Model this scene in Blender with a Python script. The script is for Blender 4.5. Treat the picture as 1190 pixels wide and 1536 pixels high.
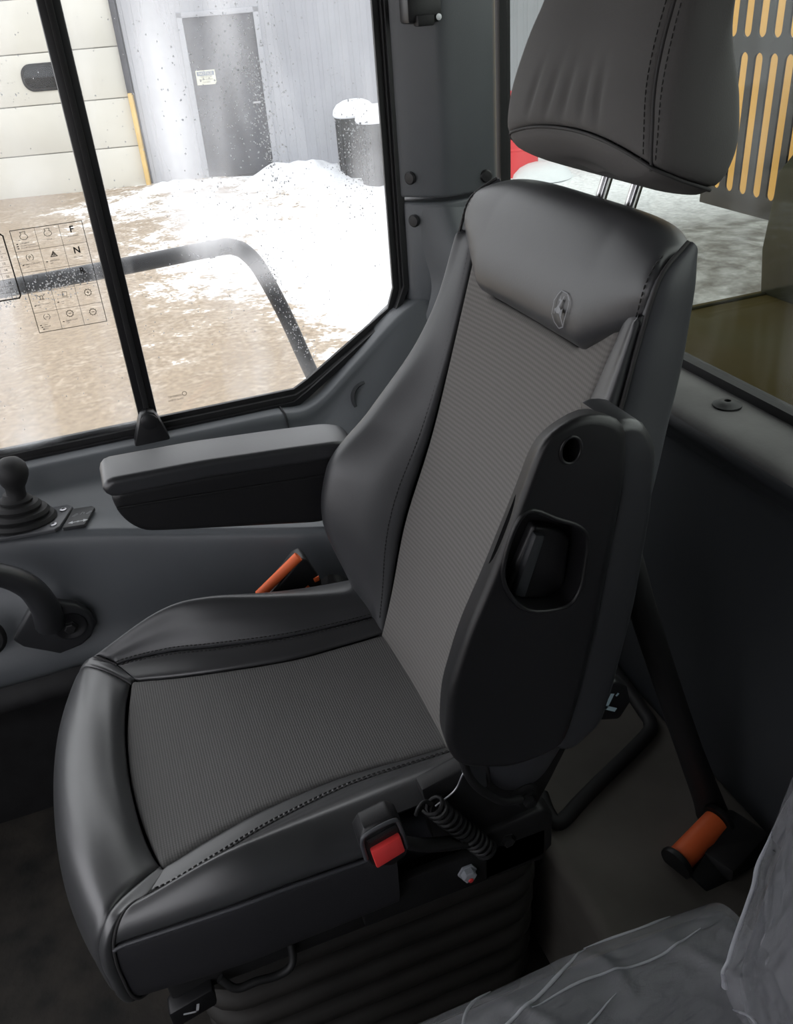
import bpy, bmesh, math, random
import numpy as np
from mathutils import Vector, Matrix
random.seed(7); RNG = np.random.default_rng(7)
for o in list(bpy.data.objects): bpy.data.objects.remove(o)
scene = bpy.context.scene
COL = scene.collection

# ------------------------------------------------------------------ camera
CAM = np.array([.085, .883, 1.35])
_p, _y, _r = math.radians(31), math.radians(18), math.radians(4.8)
_F = np.array([-math.sin(_y)*math.cos(_p), -math.cos(_y)*math.cos(_p), -math.sin(_p)])
_R0 = np.array([-math.cos(_y), math.sin(_y), 0]); _U0 = np.cross(_R0, _F)
_R = _R0*math.cos(_r) - _U0*math.sin(_r); _U = _U0*math.cos(_r) + _R0*math.sin(_r)
cam = bpy.data.cameras.new('camera'); camo = bpy.data.objects.new('camera', cam); COL.objects.link(camo)
cam.sensor_fit = 'HORIZONTAL'; cam.sensor_width = 36; cam.lens = 36*1300/1190; cam.clip_start = .02
m = Matrix.Identity(4)
for i in range(3):
    m[i][0] = _R[i]; m[i][1] = _U[i]; m[i][2] = -_F[i]; m[i][3] = CAM[i]
camo.matrix_world = m
scene.camera = camo

# ------------------------------------------------------------------ sky and exposure
world = bpy.data.worlds.new('overcast_sky'); scene.world = world; world.use_nodes = True
bg = world.node_tree.nodes['Background']; bg.inputs[0].default_value = (.975, .975, 1, 1); bg.inputs[1].default_value = 1.0
vs = scene.view_settings
vs.view_transform = 'Standard'; vs.look = 'None'; vs.gamma = 1; vs.use_curve_mapping = False; vs.exposure = 1.2

# ------------------------------------------------------------------ materials
def _bsdf(name):
    m = bpy.data.materials.new(name); m.use_nodes = True
    return m, m.node_tree.nodes, m.node_tree.links, m.node_tree.nodes['Principled BSDF']
def mat(name, col, rough=.5, metal=0, spec=.5, bump=None, var=None, coat=0):
    """bump = (scale, strength, distance), var = (scale, amount) mottles the colour"""
    m, N, L, b = _bsdf(name)
    b.inputs['Base Color'].default_value = (*col, 1); b.inputs['Roughness'].default_value = rough
    b.inputs['Metallic'].default_value = metal; b.inputs['Specular IOR Level'].default_value = spec
    b.inputs['Coat Weight'].default_value = coat; b.inputs['Coat Roughness'].default_value = .32
    tc = N.new('ShaderNodeTexCoord')
    if bump:
        n = N.new('ShaderNodeTexNoise'); n.inputs['Scale'].default_value = bump[0]; n.inputs['Detail'].default_value = 3
        L.new(tc.outputs['Object'], n.inputs['Vector'])
        bp = N.new('ShaderNodeBump'); bp.inputs['Strength'].default_value = bump[1]; bp.inputs['Distance'].default_value = bump[2]
        L.new(n.outputs['Fac'], bp.inputs['Height']); L.new(bp.outputs['Normal'], b.inputs['Normal'])
    if var:
        n = N.new('ShaderNodeTexNoise'); n.inputs['Scale'].default_value = var[0]; n.inputs['Detail'].default_value = 5
        L.new(tc.outputs['Object'], n.inputs['Vector'])
        r = N.new('ShaderNodeValToRGB'); r.color_ramp.elements[0].position = .3; r.color_ramp.elements[1].position = .7
        c2 = var[2] if len(var) > 2 else tuple(min(1, c*(1+var[1])+.002) for c in col)
        c1 = tuple(c*(1-var[1]) for c in col)
        r.color_ramp.elements[0].color = (*c1, 1); r.color_ramp.elements[1].color = (*c2, 1)
        L.new(n.outputs['Fac'], r.inputs['Fac']); L.new(r.outputs['Color'], b.inputs['Base Color'])
    return m
def fabric(name, col, axis, per, per2):
    m, N, L, b = _bsdf(name)
    b.inputs['Roughness'].default_value = .9; b.inputs['Specular IOR Level'].default_value = .2
    tc = N.new('ShaderNodeTexCoord')
    def wave(ax, p):
        w = N.new('ShaderNodeTexWave'); w.wave_type = 'BANDS'; w.bands_direction = ax
        w.inputs['Scale'].default_value = .314/p; w.inputs['Distortion'].default_value = .6; w.inputs['Detail'].default_value = 1
        L.new(tc.outputs['Object'], w.inputs['Vector']); return w
    a, c = wave(axis, per), wave('Y', per2)
    mx = N.new('ShaderNodeMix'); mx.data_type = 'FLOAT'; mx.inputs[0].default_value = .3
    L.new(a.outputs['Fac'], mx.inputs[2]); L.new(c.outputs['Fac'], mx.inputs[3])
    r = N.new('ShaderNodeValToRGB')
    r.color_ramp.elements[0].color = (*(x*.84 for x in col), 1); r.color_ramp.elements[1].color = (*(x*1.16 for x in col), 1)
    L.new(mx.outputs[0], r.inputs['Fac']); L.new(r.outputs['Color'], b.inputs['Base Color'])
    bp = N.new('ShaderNodeBump'); bp.inputs['Strength'].default_value = .35; bp.inputs['Distance'].default_value = .0008
    L.new(mx.outputs[0], bp.inputs['Height']); L.new(bp.outputs['Normal'], b.inputs['Normal'])
    return m
M = {}
M['leather'] = mat('black_leather', (.046, .047, .051), .41, spec=.85, bump=(380, .07, .001), var=(9, .12))
M['leather_worn'] = mat('shiny_worn_leather', (.046, .047, .050), .36, spec=1.0, bump=(300, .06, .001), var=(9, .12), coat=.35)
M['leather_side'] = mat('black_side_leather', (.060, .062, .070), .45, spec=.6, bump=(380, .08, .001))
M['fabric_back'] = fabric('grey_rib_fabric', (.185, .178, .170), 'Z', .0058, .0040)
M['fabric_seat'] = fabric('grey_seat_fabric', (.165, .163, .160), 'X', .0034, .0032)
M['fabric_head'] = mat('grey_headrest_cloth', (.085, .082, .081), .75, bump=(700, .25, .001))
M['thread_head'] = mat('grey_thread', (.052, .050, .050), .8)
M['thread'] = mat('dark_thread', (.035, .034, .035), .7)
M['leather_dark'] = mat('dark_side_cloth', (.026, .026, .030), .6, bump=(380, .1, .001))
M['arm_pad'] = mat('grey_vinyl_pad', (.030, .031, .035), .36, spec=.9, bump=(380, .08, .001))
M['black'] = mat('black_plastic', (.011, .011, .0125), .42, bump=(500, .1, .0006))
M['blackm'] = mat('black_matt_metal', (.012, .012, .013), .55, bump=(60, .12, .001), var=(30, .3))
M['handle'] = mat('dark_grey_handle_plastic', (.028, .029, .032), .4, bump=(300, .1, .0008))
M['rubber'] = mat('black_rubber', (.011, .011, .012), .65, bump=(90, .1, .0008))
M['bellows'] = mat('dusty_bellows_rubber', (.022, .020, .018), .7, var=(12, .35), bump=(80, .15, .001))
M['trim'] = mat('grey_blue_plastic', (.098, .106, .115), .42, bump=(700, .22, .0008), var=(5, .08))
M['trim2'] = mat('dark_grey_plastic', (.036, .039, .044), .55, bump=(700, .2, .0008))
M['ledge'] = mat('dusty_grey_ledge', (.125, .122, .12), .75, var=(8, .3), bump=(200, .2, .001))
M['hatch'] = mat('dusty_brown_grey_panel', (.115, .105, .092), .8, var=(6, .25))
M['floor'] = mat('black_dirty_mat', (.014, .013, .012), .85, var=(14, .6, (.035, .030, .024)), bump=(70, .4, .004))
M['roof'] = mat('grey_headliner', (.10, .10, .10), .9)
M['chrome'] = mat('chrome', (.75, .75, .76), .18, metal=1)
M['steel'] = mat('bare_steel', (.45, .45, .47), .35, metal=1)
M['zinc'] = mat('zinc_plated_bolt', (.42, .44, .48), .4)
M['red'] = mat('red_plastic', (.90, .06, .06), .4)
M['orange'] = mat('orange_webbing', (.95, .17, .045), .5, bump=(300, .2, .0006))
M['print'] = mat('grey_print', (.30, .31, .33), .6)
M['white_print'] = mat('white_print', (.62, .64, .66), .6)
M['blue_print'] = mat('pale_blue_print', (.40, .52, .58), .6)
M['ink'] = mat('black_ink', (.02, .018, .016), .7)
M['ink2'] = mat('faded_ink', (.10, .09, .08), .8)
M['decal'] = mat('dark_decal', (.030, .031, .033), .5)
M['plate'] = mat('grey_plate', (.085, .088, .095), .4)
def glass(name, tint, haze, seed, haze_col=(.9, .92, .95), ior=1.3, patches=()):
    """thin pane: clear with a Fresnel sheen, plus condensation as a scattering film in streaks"""
    m = bpy.data.materials.new(name); m.use_nodes = True; N, L = m.node_tree.nodes, m.node_tree.links
    N.clear(); out = N.new('ShaderNodeOutputMaterial')
    tr = N.new('ShaderNodeBsdfTransparent'); tr.inputs[0].default_value = (*tint, 1)
    gl = N.new('ShaderNodeBsdfGlossy'); gl.inputs['Roughness'].default_value = .02; gl.inputs[0].default_value = (1, 1, 1, 1)
    lw = N.new('ShaderNodeLayerWeight'); lw.inputs[0].default_value = .5      # Schlick: F0 + (1-F0) facing^5, the same on both faces of the thin pane
    pw = N.new('ShaderNodeMath'); pw.operation = 'POWER'; L.new(lw.outputs['Facing'], pw.inputs[0]); pw.inputs[1].default_value = 5
    f0 = ((ior-1)/(ior+1))**2
    fr = N.new('ShaderNodeMath'); fr.operation = 'MULTIPLY_ADD'; L.new(pw.outputs[0], fr.inputs[0]); fr.inputs[1].default_value = (1-f0)*.5; fr.inputs[2].default_value = f0
    mx = N.new('ShaderNodeMixShader'); L.new(fr.outputs[0], mx.inputs[0]); L.new(tr.outputs[0], mx.inputs[1]); L.new(gl.outputs[0], mx.inputs[2])
    tl = N.new('ShaderNodeBsdfTranslucent'); tl.inputs[0].default_value = (*haze_col, 1)
    tc = N.new('ShaderNodeTexCoord')
    mp = N.new('ShaderNodeMapping'); mp.inputs['Scale'].default_value = (6, 6, 1.2); mp.inputs['Location'].default_value = (seed, seed*.7, seed*.3)
    n = N.new('ShaderNodeTexNoise'); n.inputs['Scale'].default_value = 1.6; n.inputs['Detail'].default_value = 3; n.inputs['Distortion'].default_value = .4
    L.new(tc.outputs['Object'], mp.inputs[0]); L.new(mp.outputs[0], n.inputs['Vector'])
    n2 = N.new('ShaderNodeTexNoise'); n2.inputs['Scale'].default_value = 5; n2.inputs['Detail'].default_value = 4
    L.new(tc.outputs['Object'], n2.inputs['Vector'])
    r = N.new('ShaderNodeMapRange'); r.inputs[1].default_value = .45; r.inputs[2].default_value = .75; r.inputs[3].default_value = haze[0]; r.inputs[4].default_value = haze[1]
    L.new(n.outputs['Fac'], r.inputs[0])
    mu = N.new('ShaderNodeMath'); mu.operation = 'MULTIPLY'
    r2 = N.new('ShaderNodeMapRange'); r2.inputs[1].default_value = .3; r2.inputs[2].default_value = .6; r2.inputs[3].default_value = .5; r2.inputs[4].default_value = 1
    L.new(n2.outputs['Fac'], r2.inputs[0]); L.new(r.outputs[0], mu.inputs[0]); L.new(r2.outputs[0], mu.inputs[1])
    fac = mu.outputs[0]
    sp = N.new('ShaderNodeSeparateXYZ'); L.new(tc.outputs['Object'], sp.inputs[0])
    def M_(op, a, b):
        q = N.new('ShaderNodeMath'); q.operation = op
        for k, v in enumerate((a, b)):
            if isinstance(v, (int, float)): q.inputs[k].default_value = v
            else: L.new(v, q.inputs[k])
        return q.outputs[0]
    for x0, z0, rx, rz, amp in patches:       # breath patches: x, z, half sizes, density
        ex_ = M_('POWER', M_('DIVIDE', M_('SUBTRACT', sp.outputs[0], x0), rx), 2); ez_ = M_('POWER', M_('DIVIDE', M_('SUBTRACT', sp.outputs[2], z0), rz), 2)
        g_ = M_('MULTIPLY', M_('POWER', 2.718, M_('MULTIPLY', M_('ADD', ex_, ez_), -1)), amp)
        fac = M_('ADD', fac, M_('MULTIPLY', g_, r2.outputs[0]))
    fac = M_('MINIMUM', fac, .9)
    m2 = N.new('ShaderNodeMixShader'); L.new(fac, m2.inputs[0]); L.new(mx.outputs[0], m2.inputs[1]); L.new(tl.outputs[0], m2.inputs[2])
    L.new(m2.outputs[0], out.inputs[0])
    return m
M['glass'] = glass('wet_fogged_glass', (.96, .97, .97), (.03, .26), 3.1, patches=((-.095, 1.22, .030, .16, .36), (-.140, 1.03, .055, .05, .55), (-.17, 1.18, .025, .10, .10), (-.21, .93, .05, .03, .3), (.15, 1.12, .05, .05, .15)))
M['glass_rear'] = glass('green_tinted_glass', (.76, .79, .76), (.0, .06), 8.2, ior=1.3)
M['glass_clear'] = glass('clear_glass', (.93, .93, .94), (.0, .05), 1.2)
def drop_mat():
    m, N, L, b = _bsdf('sky_whitened_water'); b.inputs['Base Color'].default_value = (.95, .97, 1, 1); b.inputs['Transmission Weight'].default_value = .60; b.inputs['IOR'].default_value = 1.33; b.inputs['Roughness'].default_value = .12  # white mixed into the drops paints the sky light they catch
    return m
M['water'] = drop_mat()
def film_mat():
    m = bpy.data.materials.new('clear_plastic_film'); m.use_nodes = True; N, L = m.node_tree.nodes, m.node_tree.links
    N.clear(); out = N.new('ShaderNodeOutputMaterial')
    tr = N.new('ShaderNodeBsdfTransparent'); tr.inputs[0].default_value = (.93, .93, .95, 1)
    b = N.new('ShaderNodeBsdfPrincipled'); b.inputs['Base Color'].default_value = (.75, .76, .80, 1); b.inputs['Roughness'].default_value = .16
    tc = N.new('ShaderNodeTexCoord')
    mp = N.new('ShaderNodeMapping'); mp.inputs['Scale'].default_value = (3, 9, 4); mp.inputs['Rotation'].default_value = (.3, .5, .7)
    n = N.new('ShaderNodeTexNoise'); n.inputs['Scale'].default_value = 4; n.inputs['Detail'].default_value = 4; n.inputs['Distortion'].default_value = 2
    L.new(tc.outputs['Object'], mp.inputs[0]); L.new(mp.outputs[0], n.inputs['Vector'])
    bp = N.new('ShaderNodeBump'); bp.inputs['Strength'].default_value = .9; bp.inputs['Distance'].default_value = .012
    L.new(n.outputs['Fac'], bp.inputs['Height']); L.new(bp.outputs['Normal'], b.inputs['Normal'])
    mx = N.new('ShaderNodeMixShader'); mx.inputs[0].default_value = .24
    L.new(tr.outputs[0], mx.inputs[1]); L.new(b.outputs[0], mx.inputs[2]); L.new(mx.outputs[0], out.inputs[0])
    return m
M['film'] = film_mat()
# outdoors
M['siding'] = mat('grey_white_metal_siding', (.33, .34, .365), .55, var=(1.5, .06))
M['garage'] = mat('cream_garage_panel', (.60, .59, .53), .6, var=(1.2, .07))
M['entry'] = mat('dark_grey_door_paint', (.045, .048, .058), .5, var=(3, .35))
M['yellow'] = mat('yellow_paint', (.66, .46, .17), .6, var=(4, .15))
M['sign'] = mat('cream_sign', (.72, .72, .58), .6)
M['sign_blue'] = mat('sign_blue_grey', (.16, .19, .25), .6)
M['bin'] = mat('black_bin_plastic', (.014, .015, .017), .5, var=(8, .4))
M['snow'] = mat('snow', (.80, .82, .85), .7, bump=(6, .4, .05))
M['rail'] = mat('dark_rail_paint', (.022, .024, .030), .45)
M['drum'] = mat('red_drum_paint', (.75, .06, .07), .5)
M['hood'] = mat('dirty_olive_yellow_hood', (.075, .050, .006), .85, spec=.12, var=(4, .45, (.045, .038, .014)), bump=(9, .3, .01))
M['hood2'] = mat('dirty_olive_cover', (.034, .033, .018), .85, spec=.15, var=(5, .45))
M['amber'] = mat('amber_yellow_paint', (.80, .44, .10), .5, var=(6, .1))
def ground_mat():
    m, N, L, b = _bsdf('mud_and_snow'); b.inputs['Roughness'].default_value = .85
    tc = N.new('ShaderNodeTexCoord')
    def noise(s, d, dist=0):
        n = N.new('ShaderNodeTexNoise'); n.inputs['Scale'].default_value = s; n.inputs['Detail'].default_value = d; n.inputs['Distortion'].default_value = dist
        L.new(tc.outputs['Object'], n.inputs['Vector']); return n
    big, fine, grit = noise(.42, 6, .5), noise(5, 8, .3), noise(22, 6)
    sp = N.new('ShaderNodeSeparateXYZ'); L.new(tc.outputs['Object'], sp.inputs[0])
    # trodden mud lies in front of the garage door, snow towards the corner of the yard
    gx = N.new('ShaderNodeMapRange'); gx.inputs[1].default_value = -4.2; gx.inputs[2].default_value = .4; gx.inputs[3].default_value = .30; gx.inputs[4].default_value = -.11
    L.new(sp.outputs[0], gx.inputs[0])
    def add(a, b_, op='ADD'):
        q = N.new('ShaderNodeMath'); q.operation = op
        for k, v in enumerate((a, b_)):
            if isinstance(v, (int, float)): q.inputs[k].default_value = v
            else: L.new(v, q.inputs[k])
        return q.outputs[0]
    s = add(add(add(big.outputs['Fac'], .75, 'MULTIPLY'), add(fine.outputs['Fac'], .45, 'MULTIPLY')), gx.outputs[0])
    s = add(s, add(grit.outputs['Fac'], .30, 'MULTIPLY')); s = add(s, -.06)
    r = N.new('ShaderNodeValToRGB'); e = r.color_ramp.elements
    e[0].position = .56; e[0].color = (.33, .26, .185, 1); e[1].position = .80; e[1].color = (.90, .91, .93, 1)
    k = e.new(.68); k.color = (.42, .35, .27, 1); k = e.new(.735); k.color = (.80, .78, .75, 1)
    L.new(s, r.inputs['Fac'])
    sy = N.new('ShaderNodeMapRange'); sy.inputs[1].default_value = -9; sy.inputs[2].default_value = -6.5; L.new(sp.outputs[1], sy.inputs[0])
    sx_ = N.new('ShaderNodeMapRange'); sx_.inputs[1].default_value = -2.2; sx_.inputs[2].default_value = -3.4; L.new(sp.outputs[0], sx_.inputs[0])
    slush = N.new('ShaderNodeValToRGB'); slush.color_ramp.elements[0].position = .35; slush.color_ramp.elements[0].color = (.075, .07, .06, 1); slush.color_ramp.elements[1].position = .68; slush.color_ramp.elements[1].color = (.25, .25, .237, 1)
    L.new(fine.outputs['Fac'], slush.inputs['Fac'])
    ms = N.new('ShaderNodeMix'); ms.data_type = 'RGBA'; L.new(add(sy.outputs[0], sx_.outputs[0], 'MULTIPLY'), ms.inputs[0]); L.new(r.outputs['Color'], ms.inputs[6]); L.new(slush.outputs['Color'], ms.inputs[7])
    gr = N.new('ShaderNodeMapRange'); gr.inputs[1].default_value = .3; gr.inputs[2].default_value = .7; gr.inputs[3].default_value = .78; gr.inputs[4].default_value = 1.15
    L.new(grit.outputs['Fac'], gr.inputs[0])
    mm = N.new('ShaderNodeMix'); mm.data_type = 'RGBA'; mm.blend_type = 'MULTIPLY'; mm.inputs[0].default_value = 1
    L.new(ms.outputs[2], mm.inputs[6]); L.new(gr.outputs[0], mm.inputs[7]); L.new(mm.outputs[2], b.inputs['Base Color'])
    bp = N.new('ShaderNodeBump'); bp.inputs['Strength'].default_value = .6; bp.inputs['Distance'].default_value = .05
    L.new(s, bp.inputs['Height']); L.new(bp.outputs['Normal'], b.inputs['Normal'])
    return m
M['ground'] = ground_mat()

# ------------------------------------------------------------------ builders
def link(name, me, material, parent=None, smooth=True):
    o = bpy.data.objects.new(name, me); COL.objects.link(o)
    if material is not None and not me.materials: me.materials.append(M[material])
    if parent is not None:
        o.parent = parent
        if parent.get('_base') is not None: o.matrix_parent_inverse = Matrix(parent.matrix_basis).inverted()
    if smooth is not None:
        me.polygons.foreach_set('use_smooth', [bool(smooth)]*len(me.polygons)); me.update()
    return o
def mesh(vs, fs):
    me = bpy.data.meshes.new('mesh'); me.from_pydata([tuple(map(float, v)) for v in vs], [], fs); me.update(); return me
def bm_mesh(bm):
    bmesh.ops.recalc_face_normals(bm, faces=bm.faces)
    me = bpy.data.meshes.new('mesh'); bm.to_mesh(me); bm.free(); return me
def thing(name, label, cat, loc=(0, 0, 0), group=None):
    o = bpy.data.objects.new(name, None); COL.objects.link(o); o.location = loc; o.empty_display_size = .05
    o['label'] = label; o['category'] = cat; o['_base'] = 1
    if group: o['group'] = group
    return o
def tag(o, label, cat, group=None, kind=None):
    o['label'] = label; o['category'] = cat
    if group: o['group'] = group
    if kind: o['kind'] = kind
    return o
def struct(o, label=None):
    o['kind'] = 'structure'
    if label: o['label'] = label
    return o
def shade_auto(o, ang=40):
    me = o.data; bm = bmesh.new(); bm.from_mesh(me)
    for e in bm.edges:
        if len(e.link_faces) == 2 and e.calc_face_angle(0) > math.radians(ang): e.smooth = False
    bm.to_mesh(me); bm.free(); return o

def bev(bm, w, seg=2, ang=35):
    if w > 0:
        es = [e for e in bm.edges if len(e.link_faces) == 2 and e.calc_face_angle(0) > math.radians(ang)]
        bmesh.ops.bevel(bm, geom=es, offset=w, segments=seg, affect='EDGES', profile=.5, clamp_overlap=True)
def box(name, mn, mx, material, parent=None, b=.003, seg=2, rot=None):
    bm = bmesh.new(); bmesh.ops.create_cube(bm, size=1)
    mn, mx = Vector(mn), Vector(mx); c = (mn+mx)/2; s = mx-mn
    bmesh.ops.scale(bm, vec=s, verts=bm.verts); bev(bm, b, seg)
    if rot: bmesh.ops.rotate(bm, cent=(0, 0, 0), matrix=Matrix.Rotation(rot[1], 3, rot[0]), verts=bm.verts)
    bmesh.ops.translate(bm, vec=c, verts=bm.verts)
    return shade_auto(link(name, bm_mesh(bm), material, parent))
def prism(name, poly, plane, a, b_, material, parent=None, b=.002, seg=2, fn=None):
    """poly of 2D points extruded a..b along the axis not in plane; fn maps (p,q,r)->xyz"""
    bm = bmesh.new()
    def at(p, q, r):
        if fn: return fn(p, q, r)
        return {'xz': (p, r, q), 'xy': (p, q, r), 'yz': (r, p, q)}[plane]
    v0 = [bm.verts.new(at(p, q, a)) for p, q in poly]; v1 = [bm.verts.new(at(p, q, b_)) for p, q in poly]
    bm.faces.new(v0); bm.faces.new(v1[::-1]); n = len(poly)
    for i in range(n): bm.faces.new((v0[i], v0[(i+1) % n], v1[(i+1) % n], v1[i]))
    bmesh.ops.recalc_face_normals(bm, faces=bm.faces)
    bev(bm, b, seg, 50)
    bmesh.ops.triangulate(bm, faces=[f for f in bm.faces if len(f.verts) > 4])
    return shade_auto(link(name, bm_mesh(bm), material, parent))
def cr(pts, n, closed=False):
    P = np.array(pts, float); k = len(P)
    if k == 2 and not closed: return P[0]+(P[1]-P[0])*np.linspace(0, 1, n)[:, None]
    if closed: Q = np.vstack([P[-1], P, P[0], P[1]]); seg = k
    else: Q = np.vstack([2*P[0]-P[1], P, 2*P[-1]-P[-2]]); seg = k-1
    t = np.linspace(0, seg, n, endpoint=not closed); i = np.minimum(t.astype(int), seg-1); u = (t-i)[:, None]
    a, b, c, d = Q[i], Q[i+1], Q[i+2], Q[i+3]
    return .5*((2*b)+(-a+c)*u+(2*a-5*b+4*c-d)*u*u+(-a+3*b-3*c+d)*u**3)
def tube(name, pts, r, material, parent=None, n=None, seg=12, flat=1, closed=False, raw=False, up=(0, 0, 1)):
    P = np.array(pts, float) if raw else cr(pts, n or max(8, 8*len(pts)), closed)
    k = len(P); rr = np.interp(np.linspace(0, 1, k), np.linspace(0, 1, len(np.atleast_1d(r))), np.atleast_1d(r))
    T = np.gradient(P, axis=0)
    if closed: T = np.roll(P, -1, 0)-np.roll(P, 1, 0)
    T /= np.linalg.norm(T, axis=1)[:, None]+1e-12
    nv = np.array(up, float); vs, fs = [], []
    for i in range(k):
        nv = nv-T[i]*(nv@T[i])
        if np.linalg.norm(nv) < 1e-4: nv = np.cross(T[i], (1, .3, .2))
        nv /= np.linalg.norm(nv); bv = np.cross(T[i], nv)
        for j in range(seg):
            a = 2*math.pi*j/seg; vs.append(P[i]+rr[i]*(nv*math.cos(a)*flat+bv*math.sin(a)))
    for i in range(k if closed else k-1):
        i2 = (i+1) % k
        for j in range(seg): fs.append((i*seg+j, i*seg+(j+1) % seg, i2*seg+(j+1) % seg, i2*seg+j))
    if not closed: fs.append(tuple(range(seg))[::-1]); fs.append(tuple((k-1)*seg+j for j in range(seg)))
    return shade_auto(link(name, mesh(vs, fs), material, parent), 60)
def frame_of(axis):
    z = np.array(axis, float); z /= np.linalg.norm(z); h = np.array((0, 0, 1.)) if abs(z[2]) < .9 else np.array((1., 0, 0))
    x = np.cross(h, z); x /= np.linalg.norm(x); return x, np.cross(z, x), z
def lathe(name, prof, c, axis, material, parent=None, seg=28, ang=35, squash=(1, 1)):
    """prof = [(radius, height)...] about axis through c"""
    x, y, z = frame_of(axis); c = np.array(c, float); vs, fs = [], []
    for r, h in prof:
        for j in range(seg):
            a = 2*math.pi*j/seg; vs.append(c+z*h+x*r*squash[0]*math.cos(a)+y*r*squash[1]*math.sin(a))
    for i in range(len(prof)-1):
        for j in range(seg): fs.append((i*seg+j, i*seg+(j+1) % seg, (i+1)*seg+(j+1) % seg, (i+1)*seg+j))
    fs.append(tuple(range(seg))[::-1]); fs.append(tuple((len(prof)-1)*seg+j for j in range(seg)))
    bm = bmesh.new(); bm.from_mesh(mesh(vs, fs)); bmesh.ops.remove_doubles(bm, verts=bm.verts, dist=1e-6)
    return shade_auto(link(name, bm_mesh(bm), material, parent), ang)
def hexhead(name, c, axis, r, h, material, parent=None):
    return lathe(name, [(r*1.35, 0), (r*1.35, h*.25), (r, h*.25), (r, h), (r*.8, h*1.1), (0.0001, h*1.1)], c, axis, material, parent, seg=6, ang=20)
def grid_mesh(P, closed_u=False):
    a, b, _ = P.shape; vs = P.reshape(-1, 3); fs = []
    for i in range(a if closed_u else a-1):
        i2 = (i+1) % a
        for j in range(b-1): fs.append((i*b+j, i2*b+j, i2*b+j+1, i*b+j+1))
    return vs, fs
def sstep(x): x = np.clip(x, 0, 1); return x*x*(3-2*x)
def fpatch(name, f, ns, nt, material, parent=None, out=(0, 0, 1), roll='', depth=.004, width=.012, thick=.006, back=True):
    """surface f(s,t), s,t in 0..1; its rolled edges (L,R: s; B,T: t) sink into the seams; a second skin gives it thickness"""
    S, T = np.linspace(0, 1, ns), np.linspace(0, 1, nt)
    P = np.array([[f(s, t) for t in T] for s in S], float)
    def normals(P):
        du, dv = np.gradient(P, axis=0), np.gradient(P, axis=1); n = np.cross(du, dv); n /= np.linalg.norm(n, axis=2)[..., None]+1e-12; return n
    N = normals(P); o = np.array(out, float)
    sg = 1 if (N.reshape(-1, 3)@o).mean() > 0 else -1
    N *= sg
    if roll:
        lu = np.concatenate([np.zeros((1, nt)), np.cumsum(np.linalg.norm(np.diff(P, axis=0), axis=2), 0)])
        lv = np.concatenate([np.zeros((ns, 1)), np.cumsum(np.linalg.norm(np.diff(P, axis=1), axis=2), 1)], 1)
        e = np.full((ns, nt), 1e9)
        if 'L' in roll: e = np.minimum(e, lu)
        if 'R' in roll: e = np.minimum(e, lu[-1:]-lu)
        if 'B' in roll: e = np.minimum(e, lv)
        if 'T' in roll: e = np.minimum(e, lv[:, -1:]-lv)
        k = (1-np.sqrt(np.clip(1-(1-np.clip(e/width, 0, 1))**2, 0, 1)))*depth
        P = P-N*k[..., None]
    vs, fs = grid_mesh(P)
    if sg < 0: fs = [q[::-1] for q in fs]
    if back:
        vs2 = (P-N*thick).reshape(-1, 3); k = len(vs); vs = np.vstack([vs, vs2])
        fs = fs+[tuple(i+k for i in q[::-1]) for q in fs]
        rim = [i*nt for i in range(ns)]+[(ns-1)*nt+j for j in range(1, nt)]+[i*nt+nt-1 for i in range(ns-2, -1, -1)]+[j for j in range(nt-2, 0, -1)]
        for q in range(len(rim)):
            a, b = rim[q], rim[(q+1) % len(rim)]; fs.append((b, a, a+k, b+k) if sg > 0 else (a, b, b+k, a+k))
    return shade_auto(link(name, mesh(vs, fs), material, parent), 70)
def netf(net):
    """bicubic surface through a net of points"""
    net = np.array(net, float)
    return lambda s, t: _crp(_crp(net, s), t)
def _crp(P, u):
    P = np.asarray(P); k = len(P)
    if k == 2: return P[0]+(P[1]-P[0])*u
    x = u*(k-1); i = min(int(x), k-2); w = x-i
    a = P[i-1] if i else 2*P[0]-P[1]; b, c = P[i], P[i+1]; d = P[i+2] if i+2 < k else 2*P[-1]-P[-2]
    return .5*((2*b)+(-a+c)*w+(2*a-5*b+4*c-d)*w*w+(-a+3*b-3*c+d)*w**3)
def spl(xs, ys):
    xs = np.array(xs, float); ys = np.array(ys, float); m_ = np.gradient(ys, xs)
    dl = np.diff(ys)/np.diff(xs)
    for i in range(1, len(xs)-1):
        if dl[i-1]*dl[i] <= 0: m_[i] = 0
    def g(x):
        x = min(max(x, xs[0]), xs[-1]); i = min(np.searchsorted(xs, x, 'right')-1, len(xs)-2); h = xs[i+1]-xs[i]; t = (x-xs[i])/h
        return (2*t**3-3*t*t+1)*ys[i]+(t**3-2*t*t+t)*h*m_[i]+(-2*t**3+3*t*t)*ys[i+1]+(t**3-t*t)*h*m_[i+1]
    return g
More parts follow.
